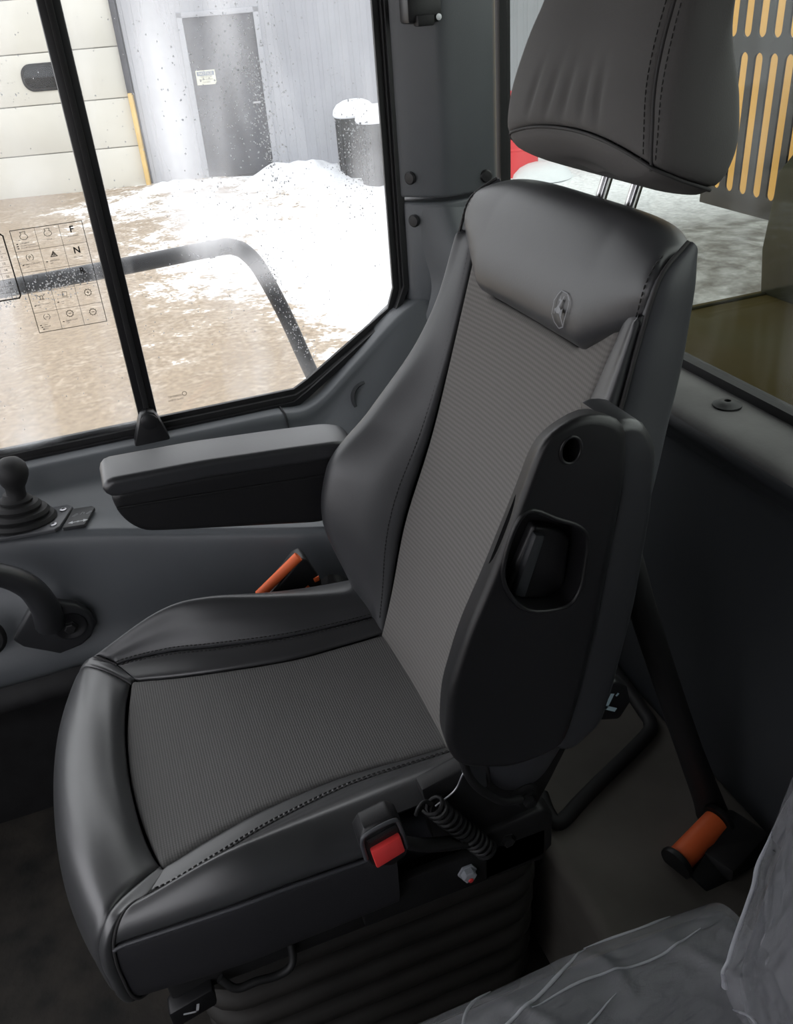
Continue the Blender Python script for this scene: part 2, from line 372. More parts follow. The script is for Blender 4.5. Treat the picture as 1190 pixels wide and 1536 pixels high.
def stitches(name, pts, nrm, material, parent, step=.0065, ln=.0045, r=.0007):
    P = cr(pts, 400); L = np.concatenate([[0], np.cumsum(np.linalg.norm(np.diff(P, axis=0), axis=1))]); vs, fs = [], []
    nrm = np.array(nrm, float); x = 0
    at = lambda q: np.array([np.interp(q, L, P[:, i]) for i in range(3)])
    while x+ln < L[-1]:
        a, b = at(x), at(x+ln); t = (b-a)/np.linalg.norm(b-a); s = np.cross(t, nrm); s /= np.linalg.norm(s); u = np.cross(s, t)
        k = len(vs)
        for p, w in ((a, .6), ((a+b)/2, 1), (b, .6)):
            for ds, du in ((-1, -1), (-1, 1), (1, 1), (1, -1)): vs.append(p+s*r*w*ds+u*r*w*du)
        for q in range(2):
            for j in range(4): fs.append((k+q*4+j, k+q*4+(j+1) % 4, k+q*4+4+(j+1) % 4, k+q*4+4+j))
        fs += [(k+3, k+2, k+1, k), (k+8, k+9, k+10, k+11)]
        x += step
    o = link(name, mesh(vs, fs), material, parent); o['kind'] = 'stuff'; return o
def text(name, s, size, fn, material, parent=None, align='CENTER', thick=.0002, bold=0):
    """flat lettering; fn(x,y) -> world point of the lettering plane"""
    cu = bpy.data.curves.new('t', 'FONT'); cu.body = s; cu.size = size; cu.align_x = align; cu.align_y = 'CENTER'; cu.resolution_u = 2; cu.offset = bold
    o = bpy.data.objects.new('t', cu); me = bpy.data.meshes.new_from_object(o); bpy.data.objects.remove(o)
    for v in me.vertices: v.co = Vector(fn(v.co.x, v.co.y))
    me.materials.clear(); return link(name, me, material, parent, None)
def lines(name, segs, w, fn, material, parent=None):
    """thin printed strokes: polylines in the plane of fn"""
    vs, fs = [], []
    for pl in segs:
        for (x0, y0), (x1, y1) in zip(pl[:-1], pl[1:]):
            d = math.hypot(x1-x0, y1-y0) or 1; nx, ny = -(y1-y0)/d*w/2, (x1-x0)/d*w/2; k = len(vs)
            ex, ey = (x1-x0)/d*w/2, (y1-y0)/d*w/2
            for x, y in ((x0+nx-ex, y0+ny-ey), (x0-nx-ex, y0-ny-ey), (x1-nx+ex, y1-ny+ey), (x1+nx+ex, y1+ny+ey)): vs.append(fn(x, y))
            fs.append((k, k+1, k+2, k+3))
    return link(name, mesh(vs, fs), material, parent, None)
def arc(cx, cy, r, a0=0, a1=360, n=20): return [(cx+r*math.cos(math.radians(a0+(a1-a0)*i/n)), cy+r*math.sin(math.radians(a0+(a1-a0)*i/n))) for i in range(n+1)]
def fill(name, polys, fn, material, parent=None):
    bm = bmesh.new()
    for p in polys:
        f = bm.faces.new([bm.verts.new(fn(x, y)) for x, y in p]); bmesh.ops.triangulate(bm, faces=[f])
    me = bpy.data.meshes.new('m'); bm.to_mesh(me); bm.free(); return link(name, me, material, parent, None)
def rrect(x0, y0, x1, y1, r, n=5):
    return [q for c, a in (((x1-r, y1-r), 0), ((x0+r, y1-r), 90), ((x0+r, y0+r), 180), ((x1-r, y0+r), 270)) for q in arc(*c, r, a, a+90, n)]

# ================================================================== THE CAB
box('floor', (-.72, -.74, -.04), (1.35, 1.2, 0), 'floor', b=0)['kind'] = 'structure'
struct(box('ceiling', (-.76, -.76, 1.74), (1.4, 1.22, 1.80), 'roof', b=.01))
# moulded right wall: window sill, console shelf and side
ex = [1.35, .8, .5, .34, .19, .01, -.175, -.26, -.36, -.47, -.58, -.74]
ye = spl(ex[::-1], [-.60, -.60, -.565, -.53, -.49, -.44, -.37, -.36, -.38, -.42, -.47, -.52][::-1])
ze = spl(ex[::-1], [.60, .60, .605, .603, .598, .576, .566, .56, .57, .60, .62, .62][::-1])
lip = spl([-.74, -.52, -.47, -.36, -.25, 1.35], [.845, .84, .822, .738, .664, .664])
net = []
for x in ex:
    y, z, l = ye(x), ze(x), lip(x)
    net.append([(x, -.735, l-.004), (x, -.70, l), (x, -.668, l), (x, -.652, l-.008), (x, -.632, l-.045), (x, (-.62+y)/2-.02, z+.004),
                (x, y-.02, z+.002), (x, y-.003, z-.003), (x, y+.008, z-.022), (x, y+.018, z-.10), (x, max(y+.02, -.46), .42), (x, max(y+.035, -.445), .37),
                (x, max(y+.02, -.465), .345)])
wr = fpatch('wall_right', netf(net), 110, 90, 'trim', out=(0, 1, .6), thick=.012); struct(wr, 'grey moulded side wall with console shelf below the side window')
fpatch('kick_panel', netf([[(x, max(ye(x)+.018, -.467), .348), (x, max(ye(x)+.03, -.455), .30), (x, max(ye(x), -.49), .265), (x, max(ye(x), -.50), .13), (x, max(ye(x), -.50), 0)] for x in ex]), 60, 30, 'blackm', wr, out=(0, 1, .3), thick=.01)
tube('panel_joint', [(-.2, -.7, lip(-.2)+.001), (-.202, -.668, lip(-.2)+.001), (-.204, -.652, lip(-.2)-.007), (-.206, -.632, lip(-.2)-.044), (-.21, -.56, .60)], .0016, 'rubber', wr)
vr = lathe('round_vent', [(.030, 0), (.033, .006), (.033, .01), (.027, .012), (.024, .004), (.0001, .003)], (-.365, -.632, .668), (.05, 1, .45), 'trim2', wr)
# header and lower skin outside the glass
struct(box('trim_1', (-.74, -.76, 1.62), (1.38, -.66, 1.745), 'trim2', b=.015), 'dark header above the side window')
# rear pillar trims
up = [(-.468, -.73), (-.484, -.68), (-.500, -.662), (-.54, -.628), (-.552, -.622), (-.575, -.622), (-.650, -.637), (-.664, -.652), (-.70, -.735)]
t2 = prism('trim_2', up, 'xy', 1.022, 1.745, 'trim', b=.006, seg=3); struct(t2, 'upper grey plastic trim panel on the rear corner pillar')
lo = [(-.476, -.73), (-.490, -.675), (-.503, -.66), (-.54, -.634), (-.555, -.628), (-.575, -.628), (-.65, -.643), (-.70, -.735)]
t3 = prism('trim_3', lo, 'xy', .80, 1.014, 'trim', b=.006, seg=3); struct(t3, 'lower grey plastic trim panel on the rear corner pillar')
fl = fpatch('flare', netf([[(-.50, -.664, 1.005), (-.51, -.655, .93), (-.52, -.645, .86), (-.50, -.64, .80)], [(-.55, -.627, 1.005), (-.56, -.60, .93), (-.57, -.57, .86), (-.57, -.55, .80)],
                           [(-.60, -.63, 1.0), (-.62, -.61, .93), (-.64, -.59, .86), (-.66, -.57, .80)], [(-.69, -.647, 1.0), (-.695, -.63, .93), (-.70, -.62, .86), (-.71, -.6, .80)]]), 24, 16, 'trim', t3, out=(.3, 1, .3))
for c, ax, par in (((-.497, -.664, 1.057), (.85, .6, 0), t2), ((-.632, -.631, 1.048), (.15, 1, 0), t2), ((-.499, -.662, .982), (.85, .6, 0), t3)):
    lathe('screw_cap', [(.011, -.002), (.0115, .002), (.009, .0045), (.0001, .005)], c, ax, 'black', par)
lt = thing('pillar_latch', 'black latch block screwed to the pillar at the top', 'latch', (-.52, -.64, 1.31))
box('latch_body', (-.553, -.66, 1.300), (-.492, -.618, 1.345), 'black', lt, b=.006)
box('latch_tongue', (-.535, -.63, 1.296), (-.505, -.608, 1.312), 'rubber', lt, b=.003)
lathe('screw', [(.005, 0), (.005, .003), (.0001, .0035)], (-.545, -.618, 1.307), (0, 1, 0), 'steel', lt, seg=12)

# ---- side window: gasket, two panes, sash bar
w1 = bpy.data.objects.new('window_1', None); COL.objects.link(w1); w1.location = (0, -.7, .67); w1['kind'] = 'structure'; w1['label'] = 'fogged side window with wet panes and black gasket'; w1['_base'] = 1
def ring(name, outer, inner, plane, a, b_, material, parent):
    bm = bmesh.new(); n = len(outer)
    f = {'xz': lambda p, r: (p[0], r, p[1]), 'yz': lambda p, r: (r, p[0], p[1])}[plane]
    V = [[bm.verts.new(f(p, r)) for p in L] for L, r in ((outer, a), (inner, a), (inner, b_), (outer, b_))]
    for k in range(4):
        A, B = V[k], V[(k+1) % 4]
        for i in range(n): bm.faces.new((A[i], A[(i+1) % n], B[(i+1) % n], B[i]))
    bmesh.ops.recalc_face_normals(bm, faces=bm.faces)
    return shade_auto(link(name, bm_mesh(bm), material, parent))
wout = [(1.34, .655), (-.232, .655), (-.262, .672), (-.462, .803), (-.490, .86), (-.490, 1.64), (1.34, 1.64)]
win_ = [(1.31, .679), (-.238, .679), (-.272, .694), (-.455, .806), (-.473, .850), (-.473, 1.61), (1.31, 1.61)]
ring('gasket', wout, win_, 'xz', -.722, -.690, 'rubber', w1)
winb = [(1.29, .688), (-.238, .688), (-.266, .702), (-.447, .814), (-.461, .852), (-.461, 1.60), (1.29, 1.60)]
ring('frit_band', win_, winb, 'xz', -.708, -.700, 'blackm', w1)
ring('channel', [(x, z) for x, z in wout], [(1.33, .669), (-.231, .669), (-.262, .686), (-.454, .808), (-.477, .857), (-.477, 1.625), (1.33, 1.625)], 'xz', -.700, -.682, 'black', w1)
def pane(name, poly, plane, a, b_, material, parent): return prism(name, poly, plane, a, b_, material, parent, b=0)
pane('pane', [(.045, .675), (.045, 1.62), (-.474, 1.62), (-.474, .848), (-.456, .805), (-.272, .692), (-.236, .675)], 'xz', -.707, -.703, 'glass', w1)
pane('pane', [(1.32, .675), (.035, .675), (.035, 1.62), (1.32, 1.62)], 'xz', -.699, -.695, 'glass', w1)
sb = box('sash_bar', (.030, -.712, .66), (.064, -.676, 1.64), 'black', w1, b=.003)
box('sash_rib', (.042, -.6765, .66), (.052, -.670, 1.64), 'rubber', sb, b=.002)
br = prism('sash_bracket', [(.092, .640), (.066, .705), (.060, .718), (.048, .724), (.036, .718), (.030, .705), (.012, .640)], 'xz', -.688, -.655, 'black', w1, b=.004)
lathe('bracket_boss', [(.015, 0), (.015, .004), (.012, .006), (.0001, .006)], (.048, -.655, .703), (0, 1, 0), 'black', br)

# ---- rear wall, ledge, rear window
rp = [(-.74, .835), (-.70, .838), (-.66, .842), (-.628, .840), (-.612, .832), (-.608, .815), (-.622, .79), (-.636, .74), (-.64, .5), (-.64, .25), (-.64, 0)]
def rw(s, t):
    x, z = _crp(np.array(rp), t); return (x, -.74+1.94*s, z)
struct(fpatch('wall_rear', rw, 30, 70, 'trim2', out=(1, 0, .3), thick=.012), 'dark rear wall panel below the rear window')
lf = fpatch('ledge_top', lambda s, t: (lambda q: (q[0], -.64+1.8*s, q[1]+.0015))(_crp(np.array(rp[:6]), .05+.93*t)), 40, 24, 'ledge', out=(0, 0, 1), thick=.0015)
struct(lf, 'dusty grey ledge under the rear window'); lf.name = 'trim_4'
lathe('ledge_bolt', [(.019, 0), (.019, .003), (.013, .006), (.010, .008), (.0045, .008), (.004, .004), (.0001, .004)], (-.668, .028, .843), (0, 0, 1), 'blackm', lf)
w2 = bpy.data.objects.new('window_2', None); COL.objects.link(w2); w2.location = (-.71, 0, .85); w2['kind'] = 'structure'; w2['label'] = 'green-tinted rear window above the dusty ledge'; w2['_base'] = 1
ring('gasket', [(-.75, .83), (1.15, .83), (1.15, 1.68), (-.75, 1.68)], [(-.718, .852), (1.12, .852), (1.12, 1.65), (-.718, 1.65)], 'yz', -.726, -.705, 'rubber', w2)
pane('pane', [(-.74, .84), (1.14, .84), (1.14, 1.67), (-.74, 1.67)], 'yz', -.722, -.717, 'glass_rear', w2)
# raised rear floor with a rubber lip
struct(box('trim_5', (-.645, -.46, 0), (-.335, 1.15, .272), 'hatch', b=.02, seg=4), 'raised dusty platform behind the seats')
tube('edge_trim', [(-.370, .079, .282), (-.363, .111, .282), (-.366, .133, .281), (-.385, .130, .280), (-.432, .107, .280), (-.575, .045, .28), (-.605, .022, .28), (-.612, -.01, .28), (-.618, -.06, .28), (-.625, -.14, .28)], .012, 'rubber', bpy.data.objects['trim_5'], n=40, flat=.8)
# ---- front and left of the cab (out of view, they shape the light)
struct(box('wall_front', (1.33, -.76, 0), (1.38, 1.2, .50), 'trim2', b=.01))
struct(box('trim_6', (1.33, -.76, 1.62), (1.40, 1.2, 1.76), 'trim2', b=.01), 'windscreen header')
w3 = bpy.data.objects.new('window_3', None); COL.objects.link(w3); w3.location = (1.35, 0, .55); w3['kind'] = 'structure'; w3['label'] = 'windscreen'; w3['_base'] = 1
pane('pane', [(-.74, .49), (1.18, .49), (1.18, 1.64), (-.74, 1.64)], 'yz', 1.350, 1.356, 'glass_clear', w3)
for y0, y1 in ((-.76, -.69), (1.13, 1.20)): struct(box('trim_7', (1.32, y0, .15), (1.40, y1, 1.7), 'trim2', b=.01))
struct(box('wall_left', (-.76, 1.16, 0), (.5, 1.20, 1.76), 'trim2', b=.005))
struct(box('trim_8', (.5, 1.16, 0), (1.4, 1.20, .60), 'trim2', b=.005)); struct(box('trim_9', (.5, 1.16, 1.62), (1.4, 1.20, 1.76), 'trim2', b=.005))
w4 = bpy.data.objects.new('window_4', None); COL.objects.link(w4); w4.location = (.9, 1.18, .55); w4['kind'] = 'structure'; w4['label'] = 'glass of the cab door'; w4['_base'] = 1
pane('pane', [(.49, .59), (1.35, .59), (1.35, 1.64), (.49, 1.64)], 'xz', 1.178, 1.183, 'glass_clear', w4)

# ================================================================== OPERATOR SEAT
seat = thing('operator_seat', 'black leather and grey fabric operator seat with headrest and suspension base', 'seat', (-.05, 0, .05))
B0 = np.array([-.195, 0, .53]); _rc = math.radians(20)
BA = np.array([-math.sin(_rc), 0, math.cos(_rc)]); BN = np.array([math.cos(_rc), 0, math.sin(_rc)])
def Bk(y, v, d): return B0+BA*v+BN*d+np.array([0, y, 0])
# --- backrest
wf = spl([-.05, .1, .2, .3, .4, .5, .575], [.128, .135, .140, .148, .158, .168, .176])
wo = spl([-.05, .0, .1, .2, .3, .42, .48, .57, .62, .65], [.205, .222, .240, .246, .238, .224, .216, .211, .208, .198])
dse = spl([-.05, .04, .12, .2, .3, .42, .48, .57, .62, .65], [-.045, .0, .052, .064, .032, -.004, -.010, -.004, -.006, -.03])
dpk = dpk0 = spl([-.05, .04, .12, .2, .3, .42, .48, .575], [-.03, .035, .086, .098, .054, .010, .002, -.002])
dfab = lambda y, v: -.022+.010*(y/.16)**2+.010*math.exp(-((v-.17)/.1)**2)
vb = lambda y: .512 + .062*min(1, max(0, (abs(y)-.105)/.075))
dbk = spl([-.05, .2, .35, .45, .53, .607, .63, .65], [-.100, -.096, -.090, -.083, -.073, -.054, -.048, -.044])
core = fpatch('backrest', lambda s, t: (lambda q, v: Bk(q*(wo(v)-.012), v, (dbk(v)-.004)-.045*(1-abs(q)**3)*max(0, (v-.45)/.2)))(2*s-1, -.05+.68*t), 30, 40, 'leather_side', seat, out=-BN, thick=.03)
def f_fab(s, t):
    y0 = (2*s-1); v = -.05+t*(vb(y0*.172)+.05); y = y0*wf(v); return Bk(y, v, dfab(y, v))
fpatch('fabric_insert', f_fab, 60, 80, 'fabric_back', core, out=BN, roll='LRT', depth=.004, width=.010)
for sd in (-1, 1):
    def f_bol(s, t, sd=sd):
        v = -.05+t*.625; w, o = wf(v), wo(v)
        k_ = .80 if sd > 0 else 1.0
        dpk = lambda q: dpk0(q)*k_ if dpk0(q) > 0 else dpk0(q)
        P = [(w, dfab(w, v)), (w+.25*(o-w), dfab(w, v)+.55*(dpk(v)-dfab(w, v))), (w+.62*(o-w), dpk(v)), (w+.93*(o-w), dpk(v)*.6+dse(v)*.4+.006), (o+.002, dse(v))]
        y, d = _crp(np.array(P), s); return Bk(sd*y, v, d)
    fpatch('side_bolster', f_bol, 30, 80, 'leather', core, out=BN+np.array([0, sd*.3, 0]), roll='LRT', depth=.004, width=.010)
    def f_side(s, t, sd=sd):
        v = -.05+t*(.70-.022*s*s); o, d0 = wo(v), dse(v)
        d1 = dbk(v)
        P = [(o+.002, d0), (o+.007, d0*.7+d1*.3), (o+.006, d0*.3+d1*.7), (o-.004, d1), (o-.04, d1-.006)]
        y, d = _crp(np.array(P), s); return Bk(sd*y, v, d)
    fpatch('side_panel', f_side, 26, 70, 'leather_side', core, out=(0, sd, 0), roll='L', depth=.004, width=.010)
    seam = [Bk(sd*(wo(v)+.003), v, dse(v)-.001) for v in np.linspace(-.03, .648, 24)]
    tube('seam_piping', seam, .0022, 'thread', core, n=90, seg=8)
    stitches('stitching', [Bk(sd*(wo(v)-.006), v, dse(v)+.0045+.005*max(0, 1-abs(v-.2)/.2)) for v in np.linspace(.43, .635, 16)], BN, 'thread', core)
    stitches('stitching', [Bk(sd*(wf(v)+.007), v, dfab(wf(v), v)+.003+.17*max(0, dpk(v)-.0)) for v in np.linspace(0, .56, 24)], BN, 'thread', core)
vtop = lambda y: .662-.028*(abs(y)/.205)**5
def f_up(s, t):
    q = 2*s-1; b0 = vb(q*.18); c = 1-abs(q)**3; tp = vtop(q*.2); h = tp-b0; db = -.050-.052*c
    P = [(b0, dfab(min(abs(q)*.18, .17), b0)+.001), (b0+.10*h, -.006+.008*c), (b0+.32*h, .000+.010*c), (b0+.58*h, .000+.009*c), (b0+.82*h, -.006+.005*c), (b0+.965*h, -.022), (tp, -.040-.012*c), (tp-.006, db*.85), (tp-.03, db), (tp-.07, db-.004)]
    v, d = _crp(np.array(P), t); return Bk(q*(wo(min(v, .65))-.001)*(1-.03*max(0, t-.7)), v, d)
fpatch('upper_panel', f_up, 70, 60, 'leather', core, out=BN+np.array([0, 0, .5]), roll='LRB', depth=.0045, width=.012)
# emblem: outlined badge with a leaping stag
EMB = lambda x, y: Bk(.092+x, .5465+y, .0108+.004*0+(-.010*max(0, (-(y)-.004)/.02)) )
badge = [(-.006, .0185), (.006, .0185), (.0135, .013), (.0145, .009), (.0125, -.009), (.009, -.016), (.001, -.0195), (-.001, -.0195), (-.009, -.0155), (-.0135, -.0085), (-.0135, .006), (-.0105, .013), (-.006, .0185)]
lines('emblem_outline', [badge], .0012, EMB, 'print', core)
stag = [[(-.0045, .0125), (-.002, .0085), (.0005, .0085), (.0015, .0125), (.0025, .0125), (.0018, .0075), (.0010, .0065), (-.0003, .0015), (.0040, -.0005), (.0062, .0022), (.0066, -.0020), (.0058, -.0060), (.0088, -.0140), (.0076, -.0145), (.0040, -.0070), (.0020, -.0042), (-.0022, -.0048), (-.0058, -.0030), (-.0066, -.0066), (-.0076, -.0064), (-.0072, -.0018), (-.0046, -.0002), (-.0024, .0040), (-.0020, .0062), (-.0042, .0072), (-.0038, .0086), (-.0030, .0088)]]
fill('emblem_stag', [[(x*1.12, y*1.12+.0005) for x, y in q] for q in stag], EMB, 'print', core)
# --- headrest
hv = [.68, .70, .73, .78, .83, .88, .905]
hw = spl(hv, [.156, .168, .172, .166, .154, .136, .112])
hf = spl(hv, [.000, .012, .020, .024, .022, .012, -.01])
hb = spl(hv, [-.076, -.092, -.098, -.084, -.058, -.045, -.04])
hs = spl(hv, [.142, .148, .144, .130, .120, .108, .09])
def Hfront(y, v):
    d = hf(v)-.012*(abs(y)/.15)**2.5-.005*math.exp(-(y/.08)**2)-.016*max(0, (-y-hw(v)+.030)/.030)**2.2
    for yc, sl in ((-.085, .25), (-.045, .2), (-.012, .1), (.024, .0), (.055, -.1)): d -= .0034*math.exp(-((y-yc-sl*(v-.74))/.0075)**2)*math.exp(-((v-.745)/.03)**2)
    return Bk(y-.004, v+.024*(1-(abs(y)/.165)**2)*max(0, (.75-v)/.058), d)
def Hside(sd, s, v):
    w, b_ = hw(v), hb(v); ys = hs(v) if sd > 0 else w-.004; f_ = hf(v)-.012*(ys/.15)**2.5-(0 if sd > 0 else .016*((.026)/.030)**2.2)
    P = [(ys, f_), (ys+.62*(w-ys), f_-.010), (w-.001, f_-.036 if sd > 0 else f_-.022), (w, (f_+b_)/2-.01), (w-.008, b_+.020), (w-.030, b_+.004), (w-.06, b_)]
    y, d = _crp(np.array(P), s); e = max(0, (.75-v)/.058)*max(0, 1-s*3.2)
    return Bk(sd*y-.004, v+.024*(1-(ys/.165)**2)*e, d)
def Hback(y, v): return Bk(y-.004, v, hb(v))
def Hrim(s, v):
    a = 4*(s % 1)
    if a < 1: return Hfront(-hw(v)+.004+a*(hs(v)+hw(v)-.004), v)
    if a < 2: return Hside(1, a-1, v)
    if a < 3: return Hback((1-2*(a-2))*(hw(v)-.06), v)
    return Hside(-1, 4-a, v)
hcore = box('headrest', (-.10, -.045, .72), (.10, -.005, .88), 'fabric_head', seat, b=.02)
for v in hcore.data.vertices: v.co = Vector(Bk(v.co.x-.004, v.co.z, v.co.y))
V0 = .697
fpatch('front_cover', lambda s, t: Hfront((lambda v: -hw(v)+.004+s*(hs(v)+hw(v)-.004))(V0+.208*t), V0+.208*t), 100, 44, 'fabric_head', hcore, out=BN, roll='LRB', depth=.004, width=.012)
for sd in (-1, 1):
    fpatch('side_cover', lambda s, t: Hside(sd, s, V0+.208*t), 44, 40, 'fabric_head', hcore, out=(0, sd, 0), roll='LB', depth=.004, width=.012)
    tube('seam_piping', [Hside(sd, 0, v)-BN*.003 for v in np.linspace(.694, .9, 24)], .0022, 'thread', hcore, n=70, seg=8)
    for off in ((-.009, .009) if sd > 0 else ()): stitches('stitching', [(Hfront(sd*(hs(v)+off), v) if off < 0 else Hside(1 if sd > 0 else -1, .07, v))+BN*.0003 for v in np.linspace(.705, .9, 16)], BN, 'thread_head', hcore, r=.0005)
fpatch('back_cover', lambda s, t: Hback((2*s-1)*(hw(V0+.208*t)-.055), V0+.208*t), 30, 30, 'fabric_head', hcore, out=-BN)
def f_bot(s, t):
    e = Hrim(s, V0); c = Bk(-.004, .686, -.045)
    c2 = e+(c-e)*.12-BA*.007; P = [e, c2, e+(c-e)*.45-BA*.008, c+(e-c)*.2, c]
    return _crp(np.array(P), t)
fpatch('bottom_cover', f_bot, 120, 20, 'fabric_head', hcore, out=-BA, back=False)
tube('bottom_seam', [Hrim(a, V0) for a in np.linspace(0, 1, 60)[:-1]], .0018, 'thread', hcore, n=160, seg=8, closed=True)
fpatch('top_cover', lambda s, t: Hrim(s, .9)*(1-t)+Bk(-.004, .915, -.015)*t+BA*.012*math.sin(math.pi*t), 80, 10, 'fabric_head', hcore, out=BA, back=False)
for y in (-.03, .03): tube('headrest_post', [Bk(y, .60, -.080), Bk(y, .74, -.076)], .0068, 'chrome', hcore, n=6, seg=16)
# --- cushion: nine U-shaped rings from the fabric edge out to the tucked-under hem
zfab = lambda x, y: .505+.012*sstep((x+.2)/.35)-.004*math.exp(-(y/.1)**2)
r_x = [-.24, -.15, -.06, .04, .11]
half = [
 [(-.24, .128, .503), (-.15, .126, .505), (-.06, .124, .509), (.04, .137, .514), (.11, .153, .515), (.158, .168, .515), (.171, .166, .514), (.184, .100, .512), (.190, 0, .511)],
 [(-.24, .152, .520), (-.15, .152, .523), (-.06, .155, .527), (.04, .174, .530), (.11, .194, .530), (.178, .207, .525), (.196, .190, .526), (.206, .106, .532), (.213, 0, .533)],
 [(-.24, .170, .536), (-.15, .172, .542), (-.06, .178, .552), (.04, .196, .566), (.11, .211, .562), (.193, .217, .537), (.217, .207, .531), (.233, .112, .540), (.241, 0, .541)],
 [(-.24, .192, .546), (-.15, .197, .554), (-.06, .207, .570), (.04, .219, .590), (.11, .225, .584), (.203, .225, .541), (.232, .219, .528), (.255, .118, .533), (.264, 0, .534)],
 [(-.24, .236, .535), (-.15, .240, .540), (-.06, .245, .549), (.04, .248, .562), (.11, .247, .556), (.213, .235, .528), (.244, .227, .512), (.273, .122, .512), (.282, 0, .513)],
 [(-.24, .252, .512), (-.15, .255, .514), (-.06, .257, .516), (.04, .258, .519), (.11, .256, .516), (.220, .241, .501), (.252, .231, .487), (.283, .124, .483), (.292, 0, .483)],
 [(-.24, .254, .47), (-.15, .257, .47), (-.06, .258, .47), (.04, .259, .47), (.11, .257, .468), (.222, .243, .455), (.253, .232, .447), (.285, .124, .440), (.294, 0, .440)],
 [(-.24, .244, .41), (-.15, .246, .41), (-.06, .248, .408), (.04, .248, .405), (.11, .247, .402), (.216, .236, .397), (.245, .226, .393), (.274, .121, .388), (.283, 0, .388)],
 [(-.24, .21, .392), (-.15, .21, .392), (-.06, .21, .39), (.04, .21, .388), (.11, .21, .385), (.18, .20, .380), (.20, .19, .378), (.225, .10, .372), (.235, 0, .372)]]
rings = np.array([h+[(x, -y, z) for x, y, z in h[-2::-1]] for h in half])      # 17 stations from near rear round the front to far rear
for k_, dz_ in ((2, (0, -.004, -.010, -.018, -.014, -.004)), (3, (0, -.006, -.016, -.027, -.022, -.006)), (4, (0, -.004, -.010, -.018, -.014, -.004))):
    rings[k_, :6, 2] += dz_                                    # the entry side is sat flatter
ringsT = rings.transpose(1, 0, 2).copy()
def CU(st, rg):
    return _crp(_crp(ringsT, st/16), rg/8)
ccore = box('seat_cushion', (-.235, -.20, .388), (.20, .20, .480), 'leather_side', seat, b=.03, seg=3)
def f_cf(s, t):
    # fabric insert spans between the near and far runs of the inner ring
    a, b = CU(t*6.0, 0), CU(16-t*6.0, 0); p = a+(b-a)*s
    if t > .9: p = p+np.array((.020*(1-(2*s-1)**2)*((t-.9)/.1)**1.5, 0, 0))
    p[2] -= .004*math.sin(math.pi*s); return p
fpatch('fabric_insert', f_cf, 60, 90, 'fabric_seat', ccore, out=(0, 0, 1), roll='LRT', depth=.005, width=.010)
S1, S2 = 5.25, 6.0
def part(name, sa, sb, ra, rb, ns, nt, m, out, roll, d=.0045, w=.012):
    return fpatch(name, lambda s, t: CU(sa+(sb-sa)*s, ra+(rb-ra)*t), ns, nt, m, ccore, out=out, roll=roll, depth=d, width=w)
part('front_bolster', S2, 16-S2, 0, 8, 80, 70, 'leather_worn', (.6, 0, 1), 'LRB')
for sd, mir in ((1, lambda q: q), (-1, lambda q: 16-q)):
    part('inner_strip', mir(0), mir(S1), 0, 1.0, 80, 14, 'leather_worn', (0, 0, 1), 'BT', .004, .007)
    part('corner_strip', mir(S1), mir(S2), 0, 8, 16, 80, 'leather_worn', (.5, sd*.5, 1), 'LRB', .003, .007)
    SR_ = 1.75 if sd > 0 else 0
    if sd > 0: part('rear_bolster', 0, SR_, 1.0, 3.7, 40, 34, 'leather_worn', (0, sd*.3, 1), 'B')
    part('side_bolster', mir(SR_), mir(S1), 1.0, 5, 80, 44, 'leather_worn' if sd > 0 else 'leather', (0, sd*.3, 1), 'RBT')
    part('side_panel', mir(max(.4, SR_)), mir(S1), 5, 8, 70, 30, 'leather_dark', (0, sd, 0), 'RB', .004, .010)
    tube('seam_piping', [CU(mir(q), 5)+np.array((0, sd*.0012, 0)) for q in np.linspace(max(.4, SR_), S1, 30)], .0026, 'leather_side', ccore, n=90, seg=8)
    tube('seam_piping', [CU(mir(S1), q)-np.array((0, sd*.0005, .002)) for q in np.linspace(1, 7.6, 24)], .0018, 'thread', ccore, n=60, seg=8)
    stitches('stitching', [CU(mir(q), 1.12)+np.array((0, 0, .0007)) for q in np.linspace(.5, S1, 30)], (0, 0, 1), 'thread', ccore)
    stitches('stitching', [CU(mir(q), .88)+np.array((0, 0, .0007)) for q in np.linspace(.5, S1, 30)], (0, 0, 1), 'thread', ccore)
